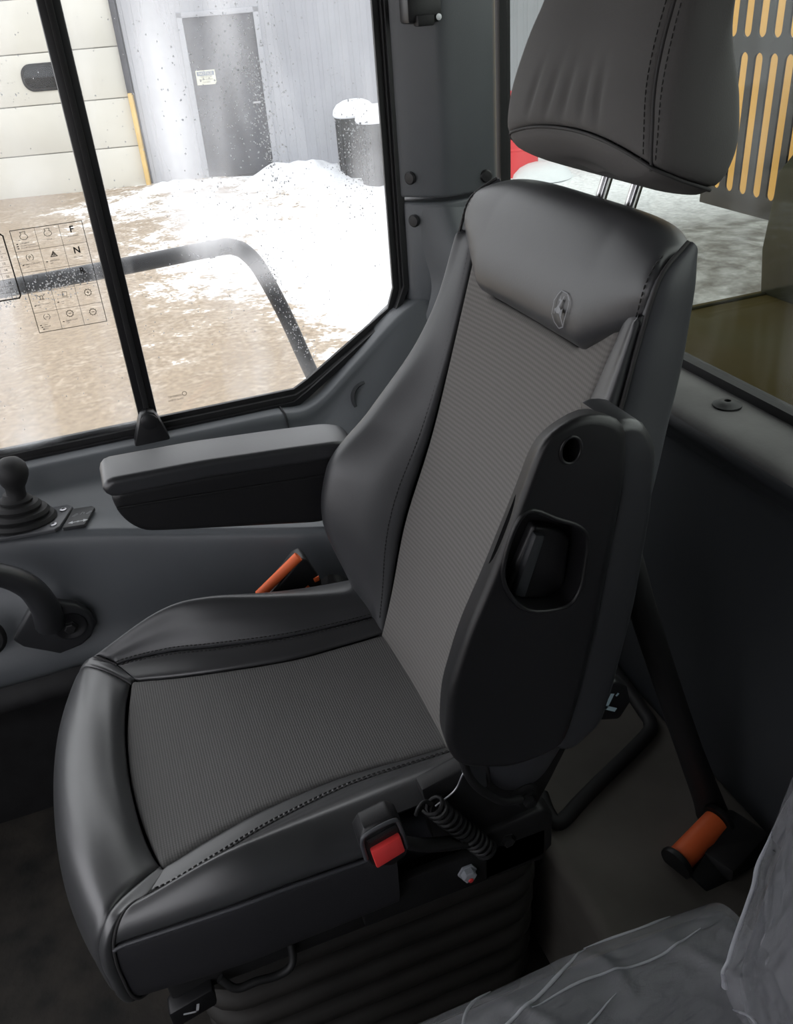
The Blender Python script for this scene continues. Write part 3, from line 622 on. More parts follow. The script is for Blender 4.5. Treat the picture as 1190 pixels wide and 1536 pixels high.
# --- armrests
def rounded(poly, r, n=6):
    P = np.array(poly, float); out = []; k = len(P)
    for i in range(k):
        a, b, c = P[i-1], P[i], P[(i+1) % k]; u, v = a-b, c-b; q = min(r, .45*np.linalg.norm(u), .45*np.linalg.norm(v))
        p0, p1 = b+u/np.linalg.norm(u)*q, b+v/np.linalg.norm(v)*q
        for t in np.linspace(0, 1, n): out.append((1-t)**2*p0+2*t*(1-t)*b+t*t*p1)
    return np.array(out)
def even(P, n):
    Q = np.vstack([P, P[:1]]); L = np.concatenate([[0], np.cumsum(np.linalg.norm(np.diff(Q, axis=0), axis=1))]); t = np.linspace(0, L[-1], n, endpoint=False)
    return np.stack([np.interp(t, L, Q[:, i]) for i in range(2)], 1)
def pillow(name, outer, y0, y1, r, material, parent, n=96, inner=None, rc=.02):
    """rounded solid between an inner outline at y0 and an outer one at y1 (draft-angled when they differ)"""
    B_ = even(rounded(outer, rc), n); A_ = even(rounded(inner, rc), n) if inner is not None else B_
    vs, fs = [], []
    prof = [(r*(1-math.sin(a)), y0+r*(1-math.cos(a))) for a in np.linspace(0, math.pi/2, 7)]+[(r*(1-math.sin(a)), y1-r*(1-math.cos(a))) for a in np.linspace(math.pi/2, 0, 7)]
    for ins, y in prof:
        k = (y-y0)/(y1-y0); P = A_*(1-k)+B_*k; T = np.roll(P, -1, 0)-np.roll(P, 1, 0); T /= np.linalg.norm(T, axis=1)[:, None]
        area = np.sum(P[:, 0]*np.roll(P[:, 1], -1)-np.roll(P[:, 0], -1)*P[:, 1]); N_ = np.stack([T[:, 1], -T[:, 0]], 1)*(1 if area > 0 else -1)
        vs += [(p[0]-q[0]*ins, y, p[1]-q[1]*ins) for p, q in zip(P, N_)]
    k = len(prof)
    for i in range(k-1):
        for j in range(n): fs.append((i*n+j, i*n+(j+1) % n, (i+1)*n+(j+1) % n, (i+1)*n+j))
    fs.append(tuple(range(n))[::-1]); fs.append(tuple((k-1)*n+j for j in range(n)))
    bm = bmesh.new(); bm.from_mesh(mesh(vs, fs)); bmesh.ops.recalc_face_normals(bm, faces=bm.faces)
    return shade_auto(link(name, bm_mesh(bm), material, parent), 40)
def armrest(name, body, pad, y0, y1, yp0, yp1, lab, r=.010, inner=None):
    b = pillow(name, body, y0, y1, r, 'black', seat, inner=inner); b['label'] = lab
    return b, pillow('arm_pad', pad, yp0, yp1, .009, 'arm_pad', b, rc=.012)
body = [(-.136, .700), (-.122, .735), (-.127, .802), (-.148, .864), (-.171, .914), (-.206, 1.003), (-.220, 1.040), (-.259, 1.052), (-.300, 1.035), (-.303, .985), (-.293, .90), (-.280, .80), (-.264, .72), (-.252, .675), (-.190, .672)]
bodyi = [(-.165, .660), (-.155, .695), (-.160, .752), (-.182, .820), (-.208, .874), (-.244, .955), (-.262, 1.000), (-.288, 1.025), (-.315, 1.015), (-.318, .965), (-.308, .89), (-.296, .79), (-.281, .71), (-.268, .66), (-.210, .652)]
padp = [(-.292, 1.030), (-.322, 1.025), (-.340, .995), (-.340, .93), (-.331, .827), (-.314, .73), (-.302, .680), (-.268, .656), (-.248, .664), (-.262, .72), (-.278, .80), (-.291, .90), (-.298, .96)]
ab, ap = armrest('armrest', body, padp, .272, .335, .264, .326, 'black armrest folded up beside the backrest', inner=[(x+.016, z+.008) if x > -.27 else (x, z) for x, z in bodyi])
pk = [(-.212, .972), (-.235, .957), (-.256, .944), (-.266, .928), (-.265, .90), (-.260, .873), (-.246, .860), (-.213, .866), (-.194, .885), (-.184, .912), (-.188, .940), (-.199, .966)]
pk = [tuple(q) for q in cr(pk, 40, True)]
# the pocket is cut into the body
def cut(o, poly, a, b_):
    c = prism('cutter', poly, 'xz', a, b_, 'black', None, b=0); md = o.modifiers.new('b', 'BOOLEAN'); md.object = c; md.operation = 'DIFFERENCE'; md.solver = 'EXACT'
    dg = bpy.context.evaluated_depsgraph_get(); me = bpy.data.meshes.new_from_object(o.evaluated_get(dg)); o.modifiers.clear(); o.data = me; bpy.data.objects.remove(c)
    me.polygons.foreach_set('use_smooth', [True]*len(me.polygons)); shade_auto(o, 35)
cut(ab, pk, .304, .36)
rim = [(x, .3348, z) for x, z in pk]
tube('pocket_rim', rim, .0022, 'black', ab, raw=True, seg=8, closed=True)
lv = prism('height_lever', [(-.225, .942), (-.252, .930), (-.262, .915), (-.258, .866), (-.240, .857), (-.206, .868), (-.198, .880)], 'xz', .300, .314, 'black', ab, b=.004, seg=3)
prism('lever_rib', [(-.222, .938), (-.232, .934), (-.212, .872), (-.201, .880)], 'xz', .313, .323, 'trim2', lv, b=.003)
cut(ab, [(-.246+.0095*math.cos(a), 1.020+.0120*math.sin(a)) for a in np.linspace(0, 2*math.pi, 24)[:-1]], .312, .36)
tube('bolt_hole_rim', [(-.246+.0095*math.cos(a), .3352, 1.020+.0120*math.sin(a)) for a in np.linspace(0, 2*math.pi, 24)[:-1]], .0014, 'black', ab, n=40, seg=8, closed=True)
# far armrest, lowered
body2 = [(.128, .740), (.134, .785), (-.22, .764), (-.23, .655), (-.16, .648), (.06, .697), (.105, .708)]
pad2 = [(.132, .776), (.142, .792), (.130, .806), (0, .801), (-.12, .791), (-.200, .783), (-.228, .772), (-.235, .752), (0, .772)]
b2, p2 = armrest('armrest', body2, pad2, -.316, -.246, -.322, -.240, 'black armrest folded down on the window side', r=.012)
tube('arm_groove', [(.128, -.2462, .757), (.06, -.2462, .752), (-.22, -.2462, .728)], .0022, 'black', b2, n=20, seg=8)
# --- seat pan, bellows, hardware
pan = box('seat_pan', (-.27, -.225, .345), (.20, .225, .392), 'blackm', seat, b=.008)
box('side_rail', (-.29, .222, .365), (-.04, .236, .425), 'blackm', pan, b=.003)
box('side_rail', (-.29, -.236, .365), (-.04, -.222, .425), 'blackm', pan, b=.003)
bel = box('suspension_bellows', (-.25, -.17, .03), (.13, .17, .345), 'bellows', seat, b=.03)
for k in range(6):
    z = .075+k*.048; w = .018+.002*k
    tube('bellows_fold', [(*q, z) for q in rrect(-.285-.002*k, -.195, .150+.002*k, .195, .045, 5)], .021, 'bellows', bel, raw=True, seg=10, closed=True, flat=.8)
box('base_plate', (-.28, -.19, .0), (.15, .19, .04), 'blackm', seat, b=.006)
hx = hexhead('rail_bolt', (-.178, .236, .399), (0, 1, 0), .0095, .010, 'zinc', seat)
lathe('paint_mark', [(.0036, 0), (.0032, .0012), (.0001, .0015)], (-.1785, .2472, .3950), (0, 1, 0), 'red', hx, seg=10)
prism('recliner_bracket', [(-.13, .56), (-.19, .575), (-.215, .64), (-.26, .70), (-.33, .68), (-.345, .60), (-.30, .50), (-.275, .45), (-.20, .43), (-.14, .47)], 'xz', .205, .228, 'blackm', seat, b=.004)
prism('bracket_plate', [(-.188, .62), (-.206, .62), (-.210, .535), (-.200, .538), (-.180, .57)], 'xz', .228, .234, 'plate', seat, b=.001)
tube('recliner_cable', [(-.17, .238, .66), (-.177, .245, .60), (-.19, .246, .56), (-.22, .246, .52), (-.25, .244, .505)], .005, 'rubber', seat, n=30)
tube('edge_wire', [(-.205, .24, .612), (-.178, .243, .585), (-.165, .243, .560), (-.14, .243, .545)], 0.0011, 'steel', seat, n=20, seg=8)
pv = lathe('pivot_washer', [(.018, 0), (.018, .004), (.013, .006), (.013, .010), (.0001, .010)], (-.262, .228, .493), (0, 1, 0), 'blackm', seat)
hexhead('pivot_nut', (-.262, .238, .493), (0, 1, 0), .008, .008, 'blackm', pv)
# coil spring
h0, h1 = np.array((-.135, .244, .552)), np.array((-.205, .244, .432)); n_t = 13
ax = (h1-h0)/np.linalg.norm(h1-h0); sxv = np.cross(ax, (0, 1, 0)); sp_ = []
for i in range(n_t*14+1):
    a = 2*math.pi*i/14; sp_.append(h0+(h1-h0)*i/(n_t*14)+.012*(sxv*math.cos(a)+np.array((0, 1, 0))*math.sin(a)))
tube('return_spring', sp_, .0026, 'blackm', seat, raw=True, seg=6)
tube('spring_hook', [h0, h0+(.008, .0, .008), h0+(.016, .002, .004), h0+(.02, .002, -.006)], .0026, 'blackm', seat, n=14, seg=8)
prism('end_bracket', [(-.20, .455), (-.285, .462), (-.30, .445), (-.30, .385), (-.285, .37), (-.20, .365)], 'xz', .19, .236, 'blackm', seat, b=.005)
hexhead('bracket_bolt', (-.235, .236, .43), (0, 1, 0), .008, .006, 'blackm', seat)
# lumbar knob with a pale seat symbol, under the back of the armrest
kn = prism('lumbar_lever', [(-.385, .640), (-.392, .612), (-.378, .588), (-.355, .596), (-.330, .605), (-.325, .632), (-.345, .650), (-.368, .655)], 'xz', .225, .250, 'black', seat, b=.005)
KI = lambda x, y: (-.360-x, .2505, .620+y)
lines('seat_symbol', [[(.003, .014), (-.004, -.002), (.008, -.010)]], .0055, KI, 'blue_print', kn)
lines('symbol_dots', [[(-.006, .012), (-.005, .013)], [(.010, .012), (.011, .013)]], .003, KI, 'blue_print', kn)
# front tilt lever with a printed symbol and wire handle
tl = prism('tilt_lever', [(.205, .350), (.150, .366), (.150, .334), (.205, .318)], 'xz', .215, .240, 'black', seat, b=.004)
TI = lambda x, y: (.178-x, .2405, .342+y)
lines('seat_symbol', [[(.007, .008), (.004, -.004), (-.010, .000)]], .0032, TI, 'white_print', tl)
tube('slide_handle', [(.05, .222, .385), (.055, .238, .355), (.075, .240, .346), (.10, .240, .350), (.125, .240, .352), (.14, .232, .37)], .005, 'blackm', seat, n=40)
# belt buckle on the near side
bk = thing('seat_belt_buckle', 'black seat belt buckle with a red release button beside the cushion', 'buckle', (-.07, .28, .52))
hous = [(-.035, .600), (-.043, .612), (-.074, .618), (-.083, .607), (-.089, .566), (-.085, .548), (-.068, .540), (-.046, .551), (-.038, .572)]
bb = prism('buckle_housing', hous, 'xz', .268, .296, 'black', bk, b=.005, seg=3)
prism('release_button', [(-.045, .584), (-.078, .593), (-.082, .567), (-.049, .556)], 'xz', .295, .303, 'red', bk, b=.002)
prism('tongue_slot', [(-.043, .598), (-.076, .607), (-.078, .599), (-.045, .590)], 'xz', .2955, .2972, 'rubber', bk, b=.0005)
tube('housing_rim', [(-.040, .297, .570), (-.038, .297, .598), (-.045, .297, .608), (-.073, .297, .614), (-.080, .297, .604), (-.085, .297, .566)], .0024, 'leather_side', bk, n=40, seg=8)
tube('buckle_stalk', [(-.08, .272, .55), (-.12, .262, .51), (-.175, .246, .47)], .011, 'rubber', bk, n=16, flat=.5)

# ================================================================== BELT GEAR AND SECOND SEAT
rt = thing('belt_retractor', 'black belt guide with orange webbing between seat and console', 'seat belt', (-.12, -.30, .44))
prism('guide_shell', [(-.050, .500), (-.118, .566), (-.130, .570), (-.137, .560), (-.155, .512), (-.150, .47), (-.10, .44), (-.06, .46)], 'xz', -.325, -.285, 'black', rt, b=.006, seg=3)
tube('webbing_edge', [(-.048, -.288, .520), (-.122, -.288, .574)], .0085, 'orange', rt, n=8, seg=14)
lines_ = prism('webbing_patch', [(-.108, .500), (-.130, .516), (-.134, .508), (-.110, .490)], 'xz', -.2855, -.2835, 'orange', rt, b=.0005)
prism('webbing_patch', [(-.140, .526), (-.150, .529), (-.150, .520), (-.142, .518)], 'xz', -.2855, -.2835, 'orange', rt, b=.0005)
fpatch('anchor_cover', netf([[(-.148, -.29, .515), (-.145, -.275, .49), (-.14, -.28, .455)], [(-.175, -.288, .522), (-.18, -.268, .495), (-.17, -.28, .45)], [(-.215, -.29, .492), (-.212, -.275, .472), (-.20, -.285, .44)]]), 20, 16, 'black', rt, out=(0, 1, .3), thick=.02)
cl = thing('belt_clip', 'small bare metal clip peeking out behind the left bolster', 'clip', (-.2, -.27, .6))
box('clip_plate', (-.221, -.272, .575), (-.206, -.266, .602), 'steel', cl, b=.002, rot=('Y', .5))
box('clip_hook', (-.218, -.2665, .578), (-.210, -.262, .586), 'steel', cl, b=.001)

so = tube('belt_strap', [(-.418, .168, .82), (-.420, .19, .755), (-.47, .195, .60), (-.53, .20, .43), (-.572, .205, .315), (-.585, .21, .272)], [.012, .017, .017, .018, .021, .024], 'rubber', None, n=50, seg=16, flat=.75, up=(.5, .8, 0))
tag(so, 'black strap running down from behind the backrest to the platform', 'strap')
rb = thing('belt_retractor', 'black belt retractor with an orange roll on the rear platform', 'seat belt', (-.55, .25, .275))
tube('orange_roll', [(-.487, .262, .290), (-.562, .240, .305)], .0185, 'orange', rb, n=6, seg=20)
for c in ((-.481, .264, .288), (-.568, .238, .306)): lathe('roll_flange', [(.024, -.004), (.025, 0), (.024, .004), (.0001, .004)], c, (-.075, -.022, .015), 'black', rb)
fpatch('guide_cover', netf([[(-.49, .285, .285), (-.50, .31, .27), (-.52, .325, .245)], [(-.535, .268, .300), (-.55, .298, .282), (-.575, .315, .25)], [(-.585, .25, .318), (-.60, .28, .30), (-.63, .30, .265)]]), 20, 16, 'black', rb, out=(.2, .6, 1), thick=.012)
box('retractor_body', (-.615, .235, .272), (-.52, .30, .300), 'blackm', rb, b=.008, rot=('Z', .35))
# passenger seat under film
ps = thing('passenger_seat', 'grey passenger seat beside the operator seat, wrapped in plastic', 'seat', (-.2, .64, .272))
def f_pc(s, t, off=0, wr=0):
    x = -.41+.56*s; y = .402+.45*t
    e = min(1, t/.10); z = .385+.060*math.sqrt(max(0, 1-(1-e)**2)); e2 = min(1, (1-s)/.12); z -= .05*(1-math.sqrt(max(0, 1-(1-e2)**2)))
    z += .012*math.sin(math.pi*s)+off
    return np.array((x, y-off, z))
cc = fpatch('passenger_cushion', f_pc, 50, 40, 'trim2', ps, out=(0, 0, 1), thick=.09)
box('seat_box', (-.36, .46, .272), (0, .84, .36), 'blackm', ps, b=.01)
def f_pb(s, t, off=0):
    z = .43+.55*t; y = .470+.38*s; e = min(1, s/.25); xfr = -.345-.10*t+.02*math.sin(math.pi*t)
    x = xfr-.085*(1-math.sqrt(max(0, 1-(1-e)**2)))+off
    return np.array((x, y-off*(1-e), z))
fpatch('passenger_backrest', f_pb, 40, 40, 'trim2', ps, out=(1, 0, 0), thick=.09)
M['fold_glint'] = mat('glint_white_film', (.42, .43, .46), .3)  # whiter colour paints the specular glints along the film creases
CRE = [((.05, .00), (.35, .45), .007), ((.22, .0), (.50, .95), .006), ((.45, .02), (.62, .6), .006), ((.12, .35), (.9, .22), .005), ((.3, .5), (.95, .62), .006), ((.62, .0), (.72, .3), .005), ((.8, .05), (.9, .5), .005), ((.0, .18), (.2, .9), .006)]
def wrinkle(p, q, sc=1.0):
    h = .006*abs(math.sin(5*p+3*math.sin(2.2*q)+1))**2+.004*math.sin(4*q-6*p+2*math.sin(3*p))+.003*math.sin(11*p+7*q+math.sin(9*q))
    for (a, b), (c, d), k in CRE:
        dx, dy = c-a, d-b; L2 = dx*dx+dy*dy; t = min(1, max(0, ((p-a)*dx+(q-b)*dy)/L2)); bow = .05*math.sin(math.pi*t)
        e = abs((p-a)*dy-(q-b)*dx)/math.sqrt(L2); e = e if 0 < t < 1 else 9
        e = abs(((p-a)*dy-(q-b)*dx)/math.sqrt(L2)-bow) if 0 < t < 1 else 9
        h += k*math.exp(-(e/.016)**2)*math.sin(math.pi*t)
    return max(h, -.003)*sc
fv = thing('plastic_cover', 'crumpled clear plastic film over the passenger seat', 'cover', (-.2, .6, .45))
fpatch('cushion_film', lambda s, t: f_pc(s, t, .006)+np.array((0, 0, 1))*wrinkle(1-s, t*1.3), 170, 150, 'film', fv, out=(0, 0, 1), back=False)
fpatch('back_film', lambda s, t: f_pb(s, t, .006)+np.array((1, -.3, 0))*wrinkle(s*1.5, t), 130, 130, 'film', fv, out=(1, 0, 0), back=False)

def fold(name, f, pts, r):
    P = [f(a, b) for a, b in cr([(*p, 0) for p in pts], 30)[:, :2]]; tube(name, P, [r*.3, r, r*.8, r, r*.3], 'fold_glint', fv, n=60, seg=8, flat=.5)
fc = lambda s, t: f_pc(s, t, .0065)+np.array((0, 0, 1))*wrinkle(1-s, t*1.3)
fb = lambda s, t: f_pb(s, t, .0065)+np.array((1, -.3, 0))*wrinkle(s*1.5, t)
for q, r in (([(.30, .03), (.42, .10), (.55, .16), (.66, .26)], .0022), ([(.50, .02), (.56, .06), (.60, .14), (.62, .24)], .0020), ([(.08, .10), (.20, .12), (.34, .11), (.46, .13)], .0016), ([(.10, .02), (.18, .03), (.30, .02)], .0016), ([(.30, .16), (.42, .22), (.50, .26)], .0014)): fold('fold_glint', fc, q, r)
for q, r in (([(.10, .02), (.06, .12), (.04, .25), (.05, .40)], .0026), ([(.14, .03), (.20, .07), (.28, .05)], .0022), ([(.07, .06), (.12, .02), (.2, .01)], .003)): fold('fold_glint', fb, q, r)

# ================================================================== CONSOLE FITTINGS
js = thing('control_joystick', 'black ball-topped joystick with pleated rubber boot on the console', 'joystick', (.29, -.56, .60))
zc = .602
pl_ = prism('mounting_plate', [(.40, -.525), (.245, -.505), (.236, -.512), (.212, -.572), (.22, -.585), (.40, -.60)], 'xy', zc, zc+.008, 'plate', js, b=.002)
for c in ((.246, -.520), (.228, -.566)): lathe('plate_screw', [(.006, 0), (.006, .002), (.003, .0025), (.003, .001), (.0001, .001)], (*c, zc+.008), (0, 0, 1), 'steel', pl_, seg=14)
lathe('boot', [(.058, 0), (.060, .006), (.056, .012), (.048, .013), (.051, .019), (.047, .025), (.038, .027), (.040, .033), (.035, .039), (.027, .041), (.028, .046), (.021, .052), (.018, .058)], (.298, -.556, zc+.008), (-.06, .02, 1), 'rubber', js, squash=(.72, 1.0))
lathe('knob', [(.017, .052), (.0155, .066), (.0165, .076), (.021, .084), (.0255, .095), (.0265, .104), (.024, .116), (.0165, .125), (.007, .129), (.0001, .1295)], (.297, -.556, zc+.002), (-.10, .02, 1), 'rubber', js, ang=60)
dc = thing('control_decal', 'dark decal with bucket symbols and a double arrow beside the joystick', 'decal', (.2, -.53, .607))
dz = .6062
DP = lambda x, y: (.205-x, -.532+y, dz+.0022-(.205-x-.2)*-.0)
prism('decal_sheet', [(.232, -.506), (.196, -.500), (.176, -.552), (.180, -.560), (.212, -.566)], 'xy', dz-.004, dz+.002, 'decal', dc, b=.0004)
lines('arrow_shaft', [[(-.012, .016), (.010, .018)]], .002, DP, 'white_print', dc)
fill('arrow_head', [[(-.018, .0155), (-.010, .0205), (-.0095, .0115)], [(.016, .0185), (.008, .0135), (.0075, .0225)], arc(-.001, .017, .0028, 0, 330, 8)], DP, 'white_print', dc)
lines('bucket_symbol', [[(-.010, -.006), (-.002, -.012), (.000, -.010), (-.006, -.005), (-.010, -.006)], [(.004, -.006), (.008, -.013), (.011, -.011), (.010, -.006)], [(.014, -.004), (.022, -.011), (.024, -.009), (.017, -.003), (.014, -.004)]], .0009, DP, 'print', dc)
gh = thing('grab_handle', 'black curved grab handle bolted to the console side', 'handle', (.28, -.45, .44))
tube('handle_bar', [(.46, -.40, .64), (.38, -.41, .622), (.333, -.425, .592), (.302, -.432, .555), (.290, -.436, .51), (.292, -.452, .462)], [.017, .018, .019, .021, .023, .026], 'handle', gh, n=50, seg=16)
flg = [(.358, .450), (.345, .430), (.293, .396), (.255, .402), (.236, .414), (.222, .436), (.224, .462), (.242, .487), (.272, .502), (.315, .502)]
fg = prism('flange', flg, 'xz', -.466, -.446, 'handle', gh, b=.006, seg=3)
lathe('bolt_recess', [(.026, 0), (.027, .003), (.024, .003), (.021, .001), (.0001, .001)], (.262, -.446, .450), (0, 1, 0), 'black', fg)
hexhead('flange_bolt', (.263, -.445, .448), (0, 1, 0), .010, .008, 'blackm', fg)
kb = tag(lathe('round_knob', [(.02, 0), (.034, .004), (.036, .012), (.030, .018), (.0001, .019)], (.397, -.452, .47), (0, 1, .1), 'rubber'), 'dark round knob on the console side at the picture edge', 'knob')

# ================================================================== WINDOW STICKERS AND WATER
d1 = thing('window_decal', 'clear sticker with a black-lined grid of control symbols and F N R letters', 'sticker', (.134, -.694, .97))
X0, X1, Z0, Z1 = .191, .0775, .888, 1.060
DW = lambda x, y: (x, -.6938, y)
DT = lambda cx, cz: (lambda x, y: (cx-x, -.6938, cz+y))
lines('grid_border', [[(X0, Z0), (X1, Z0), (X1, Z1), (X0, Z1), (X0, Z0)]], .0011, DW, 'ink', d1)
cx_ = [X0+(X1-X0)*k/3 for k in range(4)]; cz_ = [Z1+(Z0-Z1)*k/5 for k in range(6)]
lines('grid_rules', [[(x, Z0), (x, Z1)] for x in cx_[1:3]]+[[(X0, z), (X1, z)] for z in cz_[1:5]], .0006, DW, 'ink2', d1)
cc_ = lambda c, r: ((cx_[c]+cx_[c+1])/2, (cz_[r]+cz_[r+1])/2)
for k, ch in enumerate('FNR'):
    x, z = cc_(2, k); text('letter', ch, .0145, DT(x, z+.006), 'ink', d1, bold=.0004)
for (c, r, w) in ((0, 0, 'POWER'), (1, 0, 'STOP'), (2, 0, 'FORWARD'), (0, 1, 'PARKING BRAKE'), (1, 1, 'HAZARD'), (2, 1, 'NEUTRAL'), (0, 3, 'BEACON LIGHT'), (1, 4, 'CLEAR MODE')):
    x, z = cc_(c, r); text('caption', w, .0034, DT(x, z-.0045), 'ink2', d1)
eng = [(-.0045, .0055), (.0035, .0055), (.0025, .002), (.0055, -.001), (.0055, -.004), (.002, -.0065), (-.003, -.0065), (-.006, -.004), (-.006, -.0005), (-.0035, .002), (-.0045, .0055)]
for c in (0, 1):
    x, z = cc_(c, 0); lines('engine_symbol', [[(x-a, z+.0075+b) for a, b in eng]], .0008, DW, 'ink', d1)
x, z = cc_(0, 1); lines('brake_symbol', [[(x+a, z+.006+b) for a, b in arc(0, 0, .0055, 130, 230, 8)], [(x+a, z+.006+b) for a, b in arc(0, 0, .0055, -50, 50, 8)]], .0009, DW, 'ink', d1)
text('brake_letter', 'P', .008, DT(x, z+.006), 'ink', d1)
x, z = cc_(1, 1); lines('hazard_symbol', [[(x-.005, z+.002), (x+.005, z+.002), (x, z+.010), (x-.005, z+.002)], [(x-.002, z+.004), (x+.002, z+.004), (x, z+.0075), (x-.002, z+.004)]], .0012, DW, 'ink', d1)
for c, r in ((2, 3), (2, 4), (1, 4)):
    x, z = cc_(c, r); zz = z+(.003 if c == 2 else .007)
    lines('gear_symbol', [[(x+a, zz+b) for a, b in arc(0, 0, .0052, 0, 360, 16)]]+[[(x+.0052*math.cos(q), zz+.0052*math.sin(q)), (x+.0064*math.cos(q), zz+.0064*math.sin(q))] for q in np.linspace(0, 6.28, 11)[:-1]]
          + [[(x-.002, zz), (x+.002, zz)]]+([[(x, zz-.002), (x, zz+.002)]] if (c, r) == (2, 3) else []), .0009, DW, 'ink', d1)
for c, r in ((0, 2), (1, 2), (1, 3)):
    x, z = cc_(c, r); lines('seat_symbol', [[(x-.004, z+.010), (x+.003, z+.011), (x+.004, z+.004), (x-.003, z+.003), (x-.004, z+.010)], [(x-.005, z+.001), (x+.005, z+.002)]], .0007, DW, 'ink2', d1)
x, z = cc_(0, 3); lines('beacon_symbol', [[(x-.002, z+.004), (x-.002, z+.010), (x+.002, z+.010), (x+.002, z+.004), (x-.004, z+.004), (x+.004, z+.004)], [(x-.004, z+.010), (x-.006, z+.012)], [(x+.004, z+.010), (x+.006, z+.012)]], .0009, DW, 'ink2', d1)
x, z = cc_(0, 4); lines('ride_symbol', [[(x+a, z+.008+b) for a, b in arc(0, 0, .005, 120, 240, 8)], [(x+a, z+.008+b) for a, b in arc(0, 0, .005, -60, 60, 8)], [(x-.002, z+.008), (x+.002, z+.008)]], .0008, DW, 'ink2', d1)
dots = []
for c, r, k in ((0, 0, 3), (0, 1, 1), (1, 1, 1), (0, 3, 1), (1, 3, 1), (0, 4, 3), (1, 4, 1)):
    for q in range(k): dots.append([(cx_[c]-.005-.0015*(q if r == 4 else 0), cz_[r+1]+.012-.0035*q), (cx_[c]-.0062-.0015*(q if r == 4 else 0), cz_[r+1]+.012-.0035*q)])
lines('marker_dots', dots, .0016, DW, 'ink', d1)['kind'] = 'stuff'
for c, r, k in ((0, 0, 3), (0, 1, 2), (1, 1, 2), (0, 3, 2), (1, 3, 2), (0, 4, 3), (1, 4, 2)):
    for q in range(k): text('caption', ('ON', 'OFF')[q] if k == 2 else ('KEY OFF', 'ENGINE RUNNING', 'ENGINE SHUTDOWN')[q] if r == 0 else ('LOW', 'MEDIUM', 'HIGH')[q], .0028, DT(cx_[c]-.010, cz_[r+1]+.012-.0035*q), 'ink2', d1, 'LEFT')
d2 = thing('window_decal', 'clear sticker with a rounded thick border and a table of numbers at the picture edge', 'sticker', (.24, -.694, 1.0))
lines('table_border', [[(.300, .952), (.206, .952), (.203, .956), (.203, 1.054), (.206, 1.057), (.300, 1.057)]], .0022, DW, 'ink', d2)
rows = [('', '4'), ('', '5'), ('', '7'), ('', '10'), ('45', '14'), ('50', '20'), ('45', '28'), ('50', '34')]
for k, (a, b) in enumerate(rows):
    if a: text('number', a, .0052, DT(.231, 1.042-.0105*k), 'ink', d2)
    text('number', b, .0052, DT(.214, 1.042-.0105*k), 'ink', d2)
lines('table_rules', [[(.300, 1.037-.0105*k), (.2065, 1.037-.0105*k)] for k in range(8)]+[[(.2225, 1.049), (.2225, .962)]], .0004, DW, 'ink2', d2)
gm = thing('glass_stamp', 'small grey glass maker stamp low in the rear side pane', 'stamp', (0, -.7025, .72))
text('stamp_text', 'TEMPERED', .0055, lambda x, y: (-.010-x, -.7026, .722+y), 'ink2', gm)
text('stamp_text', 'SAFETY GLASS', .0045, lambda x, y: (-.010-x, -.7026, .715+y), 'ink2', gm)
lines('stamp_mark', [[(-.028+.004*math.cos(a), .724+.004*math.sin(a)) for a in np.linspace(0, 6.28, 12)]], .0009, lambda x, y: (x, -.7026, y), 'ink2', gm)
# water drops on the panes
ico = bmesh.new(); bmesh.ops.create_icosphere(ico, subdivisions=1, radius=1); icv = np.array([v.co[:] for v in ico.verts]); icf = [tuple(v.index for v in f.verts) for f in ico.faces]; ico.free()
def drops(name, spots, ypl, label):
    vs, fs = [], []
    for x, z, r in spots:
        k = len(vs); sc = np.array((r, r*.55, r*RNG.uniform(.95, 1.35))); vs += list(icv*sc+(x, ypl, z)); fs += [tuple(i+k for i in f) for f in icf]
    o = link(name, mesh(vs, fs), 'water'); tag(o, label, 'water', kind='stuff'); return o
def cluster(cx, cz, sx_, sz_, n, r0, r1): return [(RNG.normal(cx, sx_), RNG.normal(cz, sz_), RNG.uniform(r0, r1)*RNG.uniform(.6, 1)) for _ in range(n)]
def band(x0, z0, x1, z1, w, n, r0, r1):
    t = RNG.random(n); return [(x0+(x1-x0)*a+RNG.normal(0, w), z0+(z1-z0)*a+RNG.normal(0, w), RNG.uniform(r0, r1)*RNG.uniform(.6, 1)) for a in t]
rear = cluster(-.23, 1.25, .05, .07, 520, .0007, .0021)+band(-.24, 1.28, -.27, 1.06, .012, 260, .0008, .0022)+cluster(-.42, 1.10, .03, .05, 420, .0007, .002)+cluster(-.38, 1.14, .06, .06, 160, .0006, .0015)
rear += band(-.12, 1.08, -.26, 1.0, .02, 60, .0007, .0016)+band(-.215, .955, -.285, .73, .009, 200, .0007, .0019)+[(RNG.uniform(-.44, .02), RNG.uniform(.80, 1.36), RNG.uniform(.0006, .0014)) for _ in range(350)]
rear = [d for d in rear if -.44 < d[0] < .028 and d[1] > .72+max(0, (-.25-d[0])*.64)]
drops('water_drops', rear, -.7028, 'water drops scattered over the rear side pane')
front = band(.30, .945, .085, .972, .010, 420, .0006, .0018)+[(RNG.uniform(.07, .34), RNG.uniform(.72, 1.36), RNG.uniform(.0005, .0012)) for _ in range(160)]+cluster(.16, 1.27, .02, .02, 60, .0006, .0014)
drops('water_drops', [d for d in front if d[0] > .067], -.6948, 'water drops scattered over the front side pane')

# ================================================================== OUTSIDE
G = -.95
n_g = 90; gx = np.linspace(-22, 20, n_g); gy = np.linspace(-16, 14, n_g)
def ghz(x, y): return G+.03*math.sin(1.3*x+.7*y)+.02*math.sin(2.9*y-1.1*x)
P = np.array([[(x, y, ghz(x, y) if y < -1.6 else G) for y in gy] for x in gx]); v_, f_ = grid_mesh(P)
gr = struct(link('ground', mesh(v_, f_), 'ground'), 'muddy yard ground patched with snow')
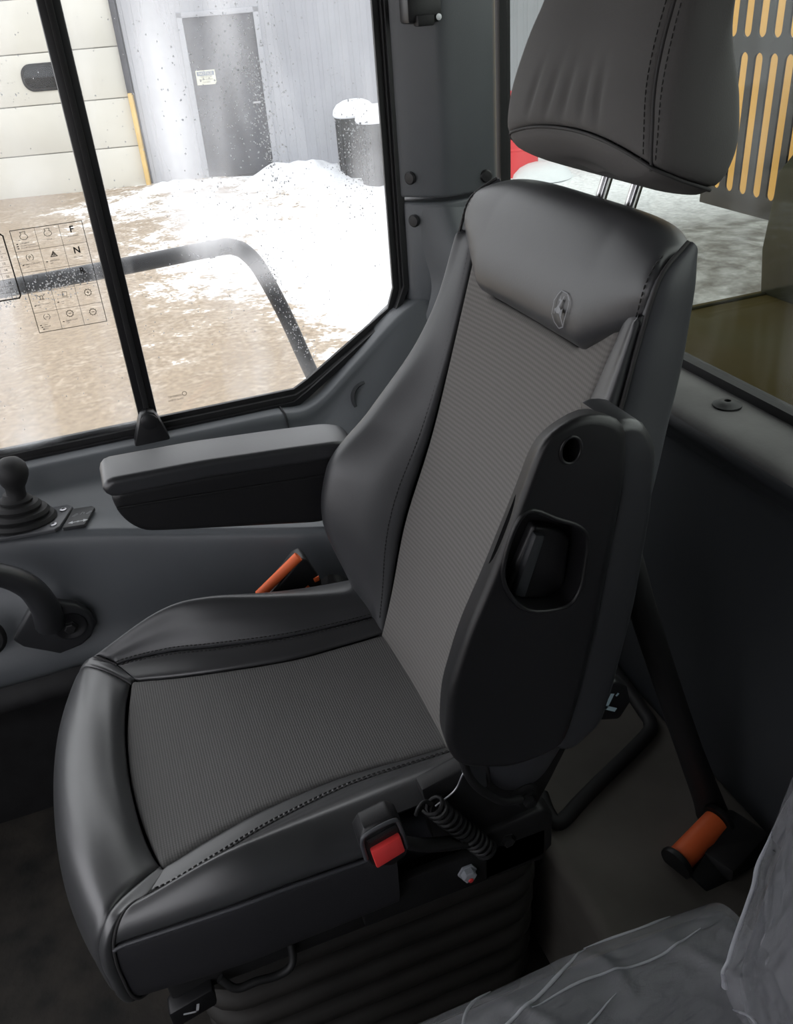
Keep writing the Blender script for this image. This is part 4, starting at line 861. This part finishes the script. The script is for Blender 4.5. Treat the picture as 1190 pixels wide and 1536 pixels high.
# handrail outside the glass
hr = thing('handrail', 'black tubular handrail bent downwards outside the side window', 'handrail', (0, -.95, .9))
yr = -.93
tube('rail_tube', [(1.0, yr, .905), (.5, yr, .910), (.254, yr, .914), (0, yr, .921), (-.17, yr, .927), (-.205, yr, .922), (-.228, yr, .905), (-.252, yr, .865), (-.29, yr, .76), (-.332, yr, .615), (-.40, yr, .40), (-.48, yr, .12)], .0165, 'rail', hr, n=120, seg=16)
tube('rail_sleeve', [(-.150, yr, .9265), (-.160, yr, .9268)], .0185, 'rail', hr, n=4, seg=16)
box('rail_foot', (-.52, -.96, .06), (-.44, -.76, .12), 'rail', hr, b=.006)
box('rail_foot', (.96, -.96, .88), (1.02, -.76, .93), 'rail', hr, b=.006)

# workshop building
bld = thing('workshop_building', 'pale grey metal-sided workshop across the yard', 'building', (-1.981, -13.36, G))
bld.rotation_euler = (0, 0, math.radians(-14)); bld['_base'] = 1
BR = Matrix.Translation(bld.location) @ Matrix.Rotation(math.radians(-14), 4, 'Z')
def BL(x, y, z): return tuple(BR @ Vector((x, y, z)))
def place(o): # a mesh given in building coordinates
    o.data.transform(BR); o.matrix_parent_inverse = (BR).inverted(); return o
def bbox_(name, mn, mx, material, parent, b=.004):
    o = box(name, mn, mx, material, None, b=b); o.data.transform(BR); o.parent = parent
    if parent is bld: o.matrix_parent_inverse = BR.inverted()
    return o
bbox_('wall_core', (-9.0, -1.0, -.2), (6.5, -.10, 4.2), 'siding', bld, 0)
pw = .92; k = 0; x = .86
def siding(x0, x1, z0, z1):
    n = 6; pts = []
    for i in range(n):
        a = x0+(x1-x0)*i/n; w = (x1-x0)/n
        pts += [(a, 0), (a+w*.55, 0), (a+w*.62, -.007), (a+w*.93, -.007)]
    pts.append((x1, 0)); v, f = [], []
    for px, py in pts: v += [BL(px, py-.03, z0), BL(px, py-.03, z1)]
    for px, py in pts: v += [BL(px, -.12, z0), BL(px, -.12, z1)]
    m_ = len(pts)
    for i in range(m_-1): f += [(2*i, 2*i+1, 2*i+3, 2*i+2), (2*m_+2*i, 2*m_+2*i+2, 2*m_+2*i+3, 2*m_+2*i+1)]
    o = link('siding_panel', mesh(v, f), 'siding', None, False); o.parent = bld; o.matrix_parent_inverse = BR.inverted(); return o
siding(.08, .86, -.15, 4.2); siding(-1.08, .08, 2.24, 4.2)
for k in range(8): siding(-1.08-.92*(k+1), -1.08-.92*k, -.15, 4.2)
ed = bbox_('entry_door', (-1.0, -.10, .03), (.0, -.055, 2.17), 'entry', bld, .006)
for mn, mx in (((-1.08, -.12, -.1), (-1.0, -.01, 2.24)), ((0, -.12, -.1), (.08, -.01, 2.24)), ((-1.08, -.12, 2.17), (.08, -.01, 2.24))): bbox_('door_frame', mn, mx, 'siding', ed, .006)
bbox_('door_handle', (-.94, -.055, 1.0), (-.82, -.0, 1.03), 'steel', ed, .006)
bbox_('threshold', (-1.0, -.10, -.02), (0, .06, .03), 'blackm', ed, .006)
sg = thing('door_sign', 'small cream notice sign on the dark entry door', 'sign', BL(-.19, -.05, 1.4))
SR = lambda x, y: BL(-.195-x, -.046, 1.40+y)
sgo = box('sign_board', (-.335, -.056, 1.305), (-.055, -.048, 1.495), 'sign', None, b=.002); sgo.data.transform(BR); sgo.parent = sg; sgo.matrix_parent_inverse = Matrix.Translation(sg.location).inverted()
fill('sign_header', [[(-.125, .025), (.125, .025), (.125, .082), (-.125, .082)]], SR, 'sign_blue', sg)
text('sign_title', 'NOTICE', .055, lambda x, y: BL(-.195-x, -.0445, 1.453+y), 'sign', sg)
for q, w in enumerate(('THIS DOOR', 'MUST REMAIN', 'CLOSED')): text('sign_text', w, .032, (lambda zz: lambda x, y: BL(-.195-x, -.045, zz+y))(1.408-.034*q), 'ink2', sg)
# garage door: sections of cream panel
gd = bbox_('garage_door', (.96, -.14, -.2), (5.2, -.10, 4.0), 'garage', bld, 0)
for q in range(7):
    z0 = -.09+.662*q
    bbox_('door_section', (.97, -.10, z0+.006), (5.2, -.055, z0+.656), 'garage', gd, .008)
wo_ = thing('garage_window', 'dark rounded window in the cream garage door', 'window', BL(2.05, -.05, 1.59))
def capsule(x0, x1, z0, z1): return rrect(x0, z0, x1, z1, (z1-z0)/2*.85, 6)
for nm, poly, a, b_, mt in (('window_rim', capsule(1.72, 2.40, 1.41, 1.77), -.056, -.035, 'bin'), ('window_glass', capsule(1.76, 2.36, 1.45, 1.73), -.040, -.030, 'glass_dark')):
    if mt == 'glass_dark' and mt not in M: M[mt] = mat('dark_window_glass', (.015, .017, .02), .08)
    o = prism(nm, poly, 'xz', a, b_, mt, None, b=.004); o.data.transform(BR); o.parent = wo_; o.matrix_parent_inverse = Matrix.Translation(wo_.location).inverted()
bbox_('dark_edge', (.88, -.10, 1.27), (.96, .02, 4.2), 'entry', bld)
yb = bbox_('yellow_guard', (.895, -.10, -.1), (.958, .05, 1.29), 'yellow', bld, .012)
bbox_('door_seal', (.97, -.12, -.12), (5.2, -.045, -.085), 'bin', gd)
# bins under snow caps
def bin_(x, y, s, label):
    t = thing('rubbish_bin', label, 'bin', (x, y, G-.02), 'snow-capped rubbish bins')
    lathe('bin_body', [(.24*s, 0), (.262*s, .02), (.268*s, .45*s), (.27*s, .78*s), (.285*s, .80*s), (.285*s, .84*s), (.26*s, .85*s), (.0001, .85*s)], (x, y, G-.02), (0, 0, 1), 'bin', t, seg=24)
    for k in range(14):
        a = 2*math.pi*k/14; tube('bin_rib', [(x+.266*s*math.cos(a), y+.266*s*math.sin(a), G+.04), (x+.272*s*math.cos(a), y+.272*s*math.sin(a), G+.74*s)], .014*s, 'bin', t, n=3, seg=6)
    v, f = [], []
    lathe('snow_cap', [(.29*s, 0), (.305*s, .03), (.29*s, .09), (.24*s, .15), (.15*s, .19), (.05*s, .205), (.0001, .207)], (x, y, G-.02+.835*s), (.05, .03, 1), 'snow', t, seg=24, ang=80)
bin_(-3.98, -12.05, 1.0, 'black rubbish bin with snow cap, nearer to the dark entry door')
bin_(-4.06, -11.30, .98, 'black rubbish bin with snow cap, in front and nearer to the pillar')
# snow banks
def bank(name, cx, cy, rx, ry, h, label, seed):
    rg = np.random.default_rng(seed); ph = rg.uniform(0, 6, 6); n = 46
    def f(s, t):
        a = 2*math.pi*s; r = t; x = cx+rx*r*math.cos(a); y = cy+ry*r*math.sin(a)
        z = h*(1-r*r)**1.2*(1+.25*math.sin(3*x+ph[0])+.2*math.sin(4.3*y+ph[1]))+.04*(1-r)*(math.sin(9*x+ph[2])*math.sin(8*y+ph[3])+.7*math.sin(17*x+ph[4])*math.sin(15*y+ph[5]))
        return (x, y, G-.03+max(0, z))
    o = fpatch(name, f, n, 26, 'snow', None, out=(0, 0, 1), back=False); return tag(o, label, 'snow')
bank('snow_bank', -3.3, -12.25, 1.25, .5, .30, 'heap of snow against the wall between door and bins', 1)
bank('snow_bank', -4.9, -11.2, 1.0, .8, .22, 'low drift of snow around the rubbish bins', 2)
bank('snow_bank', -1.3, -12.85, .7, .4, .14, 'thin drift of snow before the dark entry door', 3)
bank('snow_bank', -3.0, -10.2, 1.6, .9, .07, 'flat patch of snow in the yard before the bins', 4)
# red drum seen through the rear glass
rd = thing('steel_drum', 'red steel drum with snow seen through the rear glass', 'drum', (-5.75, -10.6, G))
lathe('drum_body', [(.36, 0), (.37, .02), (.36, .05), (.36, .34), (.375, .36), (.36, .38), (.36, .66), (.375, .68), (.36, .70), (.36, 1.0), (.375, 1.02), (.0001, 1.0)], (-5.75, -10.6, G-.02), (0, 0, 1), 'drum', rd)
lathe('drum_snow', [(.40, 0), (.38, .06), (.30, .14), (.2, .18), (.0001, .20)], (-5.95, -10.1, G-.02), (0, 0, 1), 'snow', rd)
pt = thing('yard_post', 'thin dark post beside the red drum', 'post', (-6.75, -10.0, G))
box('post_shaft', (-6.78, -10.03, G), (-6.72, -9.97, G+1.3), 'rail', pt, b=.006); box('post_base', (-6.86, -10.11, G), (-6.64, -9.89, G+.03), 'rail', pt, b=.004)

# machine behind the cab
hd = thing('engine_hood', 'dirty olive-yellow engine hood behind the rear window', 'hood', (-2, 0, .3))
hp = [(-.78, .10), (-.78, .688), (-.80, .70), (-3.6, .70), (-3.7, .60), (-3.7, .10)]
prism('hood_top', hp, 'xz', -.690, 1.0, 'hood', hd, b=.012)
prism('raised_cover', [(-1.335, .69), (-1.32, .80), (-1.335, .96), (-1.47, 1.10), (-1.9, 1.18), (-3.5, 1.18), (-3.5, .69)], 'xz', -.676, .95, 'hood2', hd, b=.012)
tube('hood_seam', [(-.80, -.655, .7015), (-1.4, -.655, .7015), (-3.4, -.655, .7015)], .004, 'hood2', hd, n=20, seg=6)
gdn = thing('slotted_guard', 'black slotted guard with amber panel behind it, right of the headrest', 'guard', (-1.5, -.9, .8))
gx0 = -1.5
def slot_plate(name, y0, y1, z0, z1, slots, x0, x1, material, parent):
    bm = bmesh.new()
    o = box(name, (x0, y0, z0), (x1, y1, z1), material, parent, b=.004)
    for (ya, yb_, za, zb) in slots:
        c = prism('cutter', rrect(ya, za, yb_, zb, (yb_-ya)/2*.98, 5), 'yz', x0-.05, x1+.05, material, None, b=0)
        md = o.modifiers.new('b', 'BOOLEAN'); md.object = c; md.operation = 'DIFFERENCE'; md.solver = 'EXACT'
        dg = bpy.context.evaluated_depsgraph_get(); me = bpy.data.meshes.new_from_object(o.evaluated_get(dg)); o.modifiers.clear(); o.data = me; bpy.data.objects.remove(c)
    shade_auto(o, 35)
    return o
sl = []
for k in range(6):
    ya = -1.085+k*.0505; sl += [(ya, ya+.029, .845, 1.163), (ya, ya+.029, 1.194, 1.43)]
slot_plate('slotted_plate', -1.13, -.72, .80, 1.46, sl, gx0-.006, gx0, 'bin', gdn)
box('amber_panel', (gx0-.50, -1.80, .685), (gx0-.46, -1.02, 1.62), 'amber', gdn, b=.006)
box('panel_stay', (gx0-.47, -1.10, 1.30), (gx0-.003, -1.07, 1.33), 'bin', gdn, b=.003)
box('guard_arm', (gx0-.09, -.80, .72), (gx0-.02, -.68, 1.46), 'bin', gdn, b=.006)
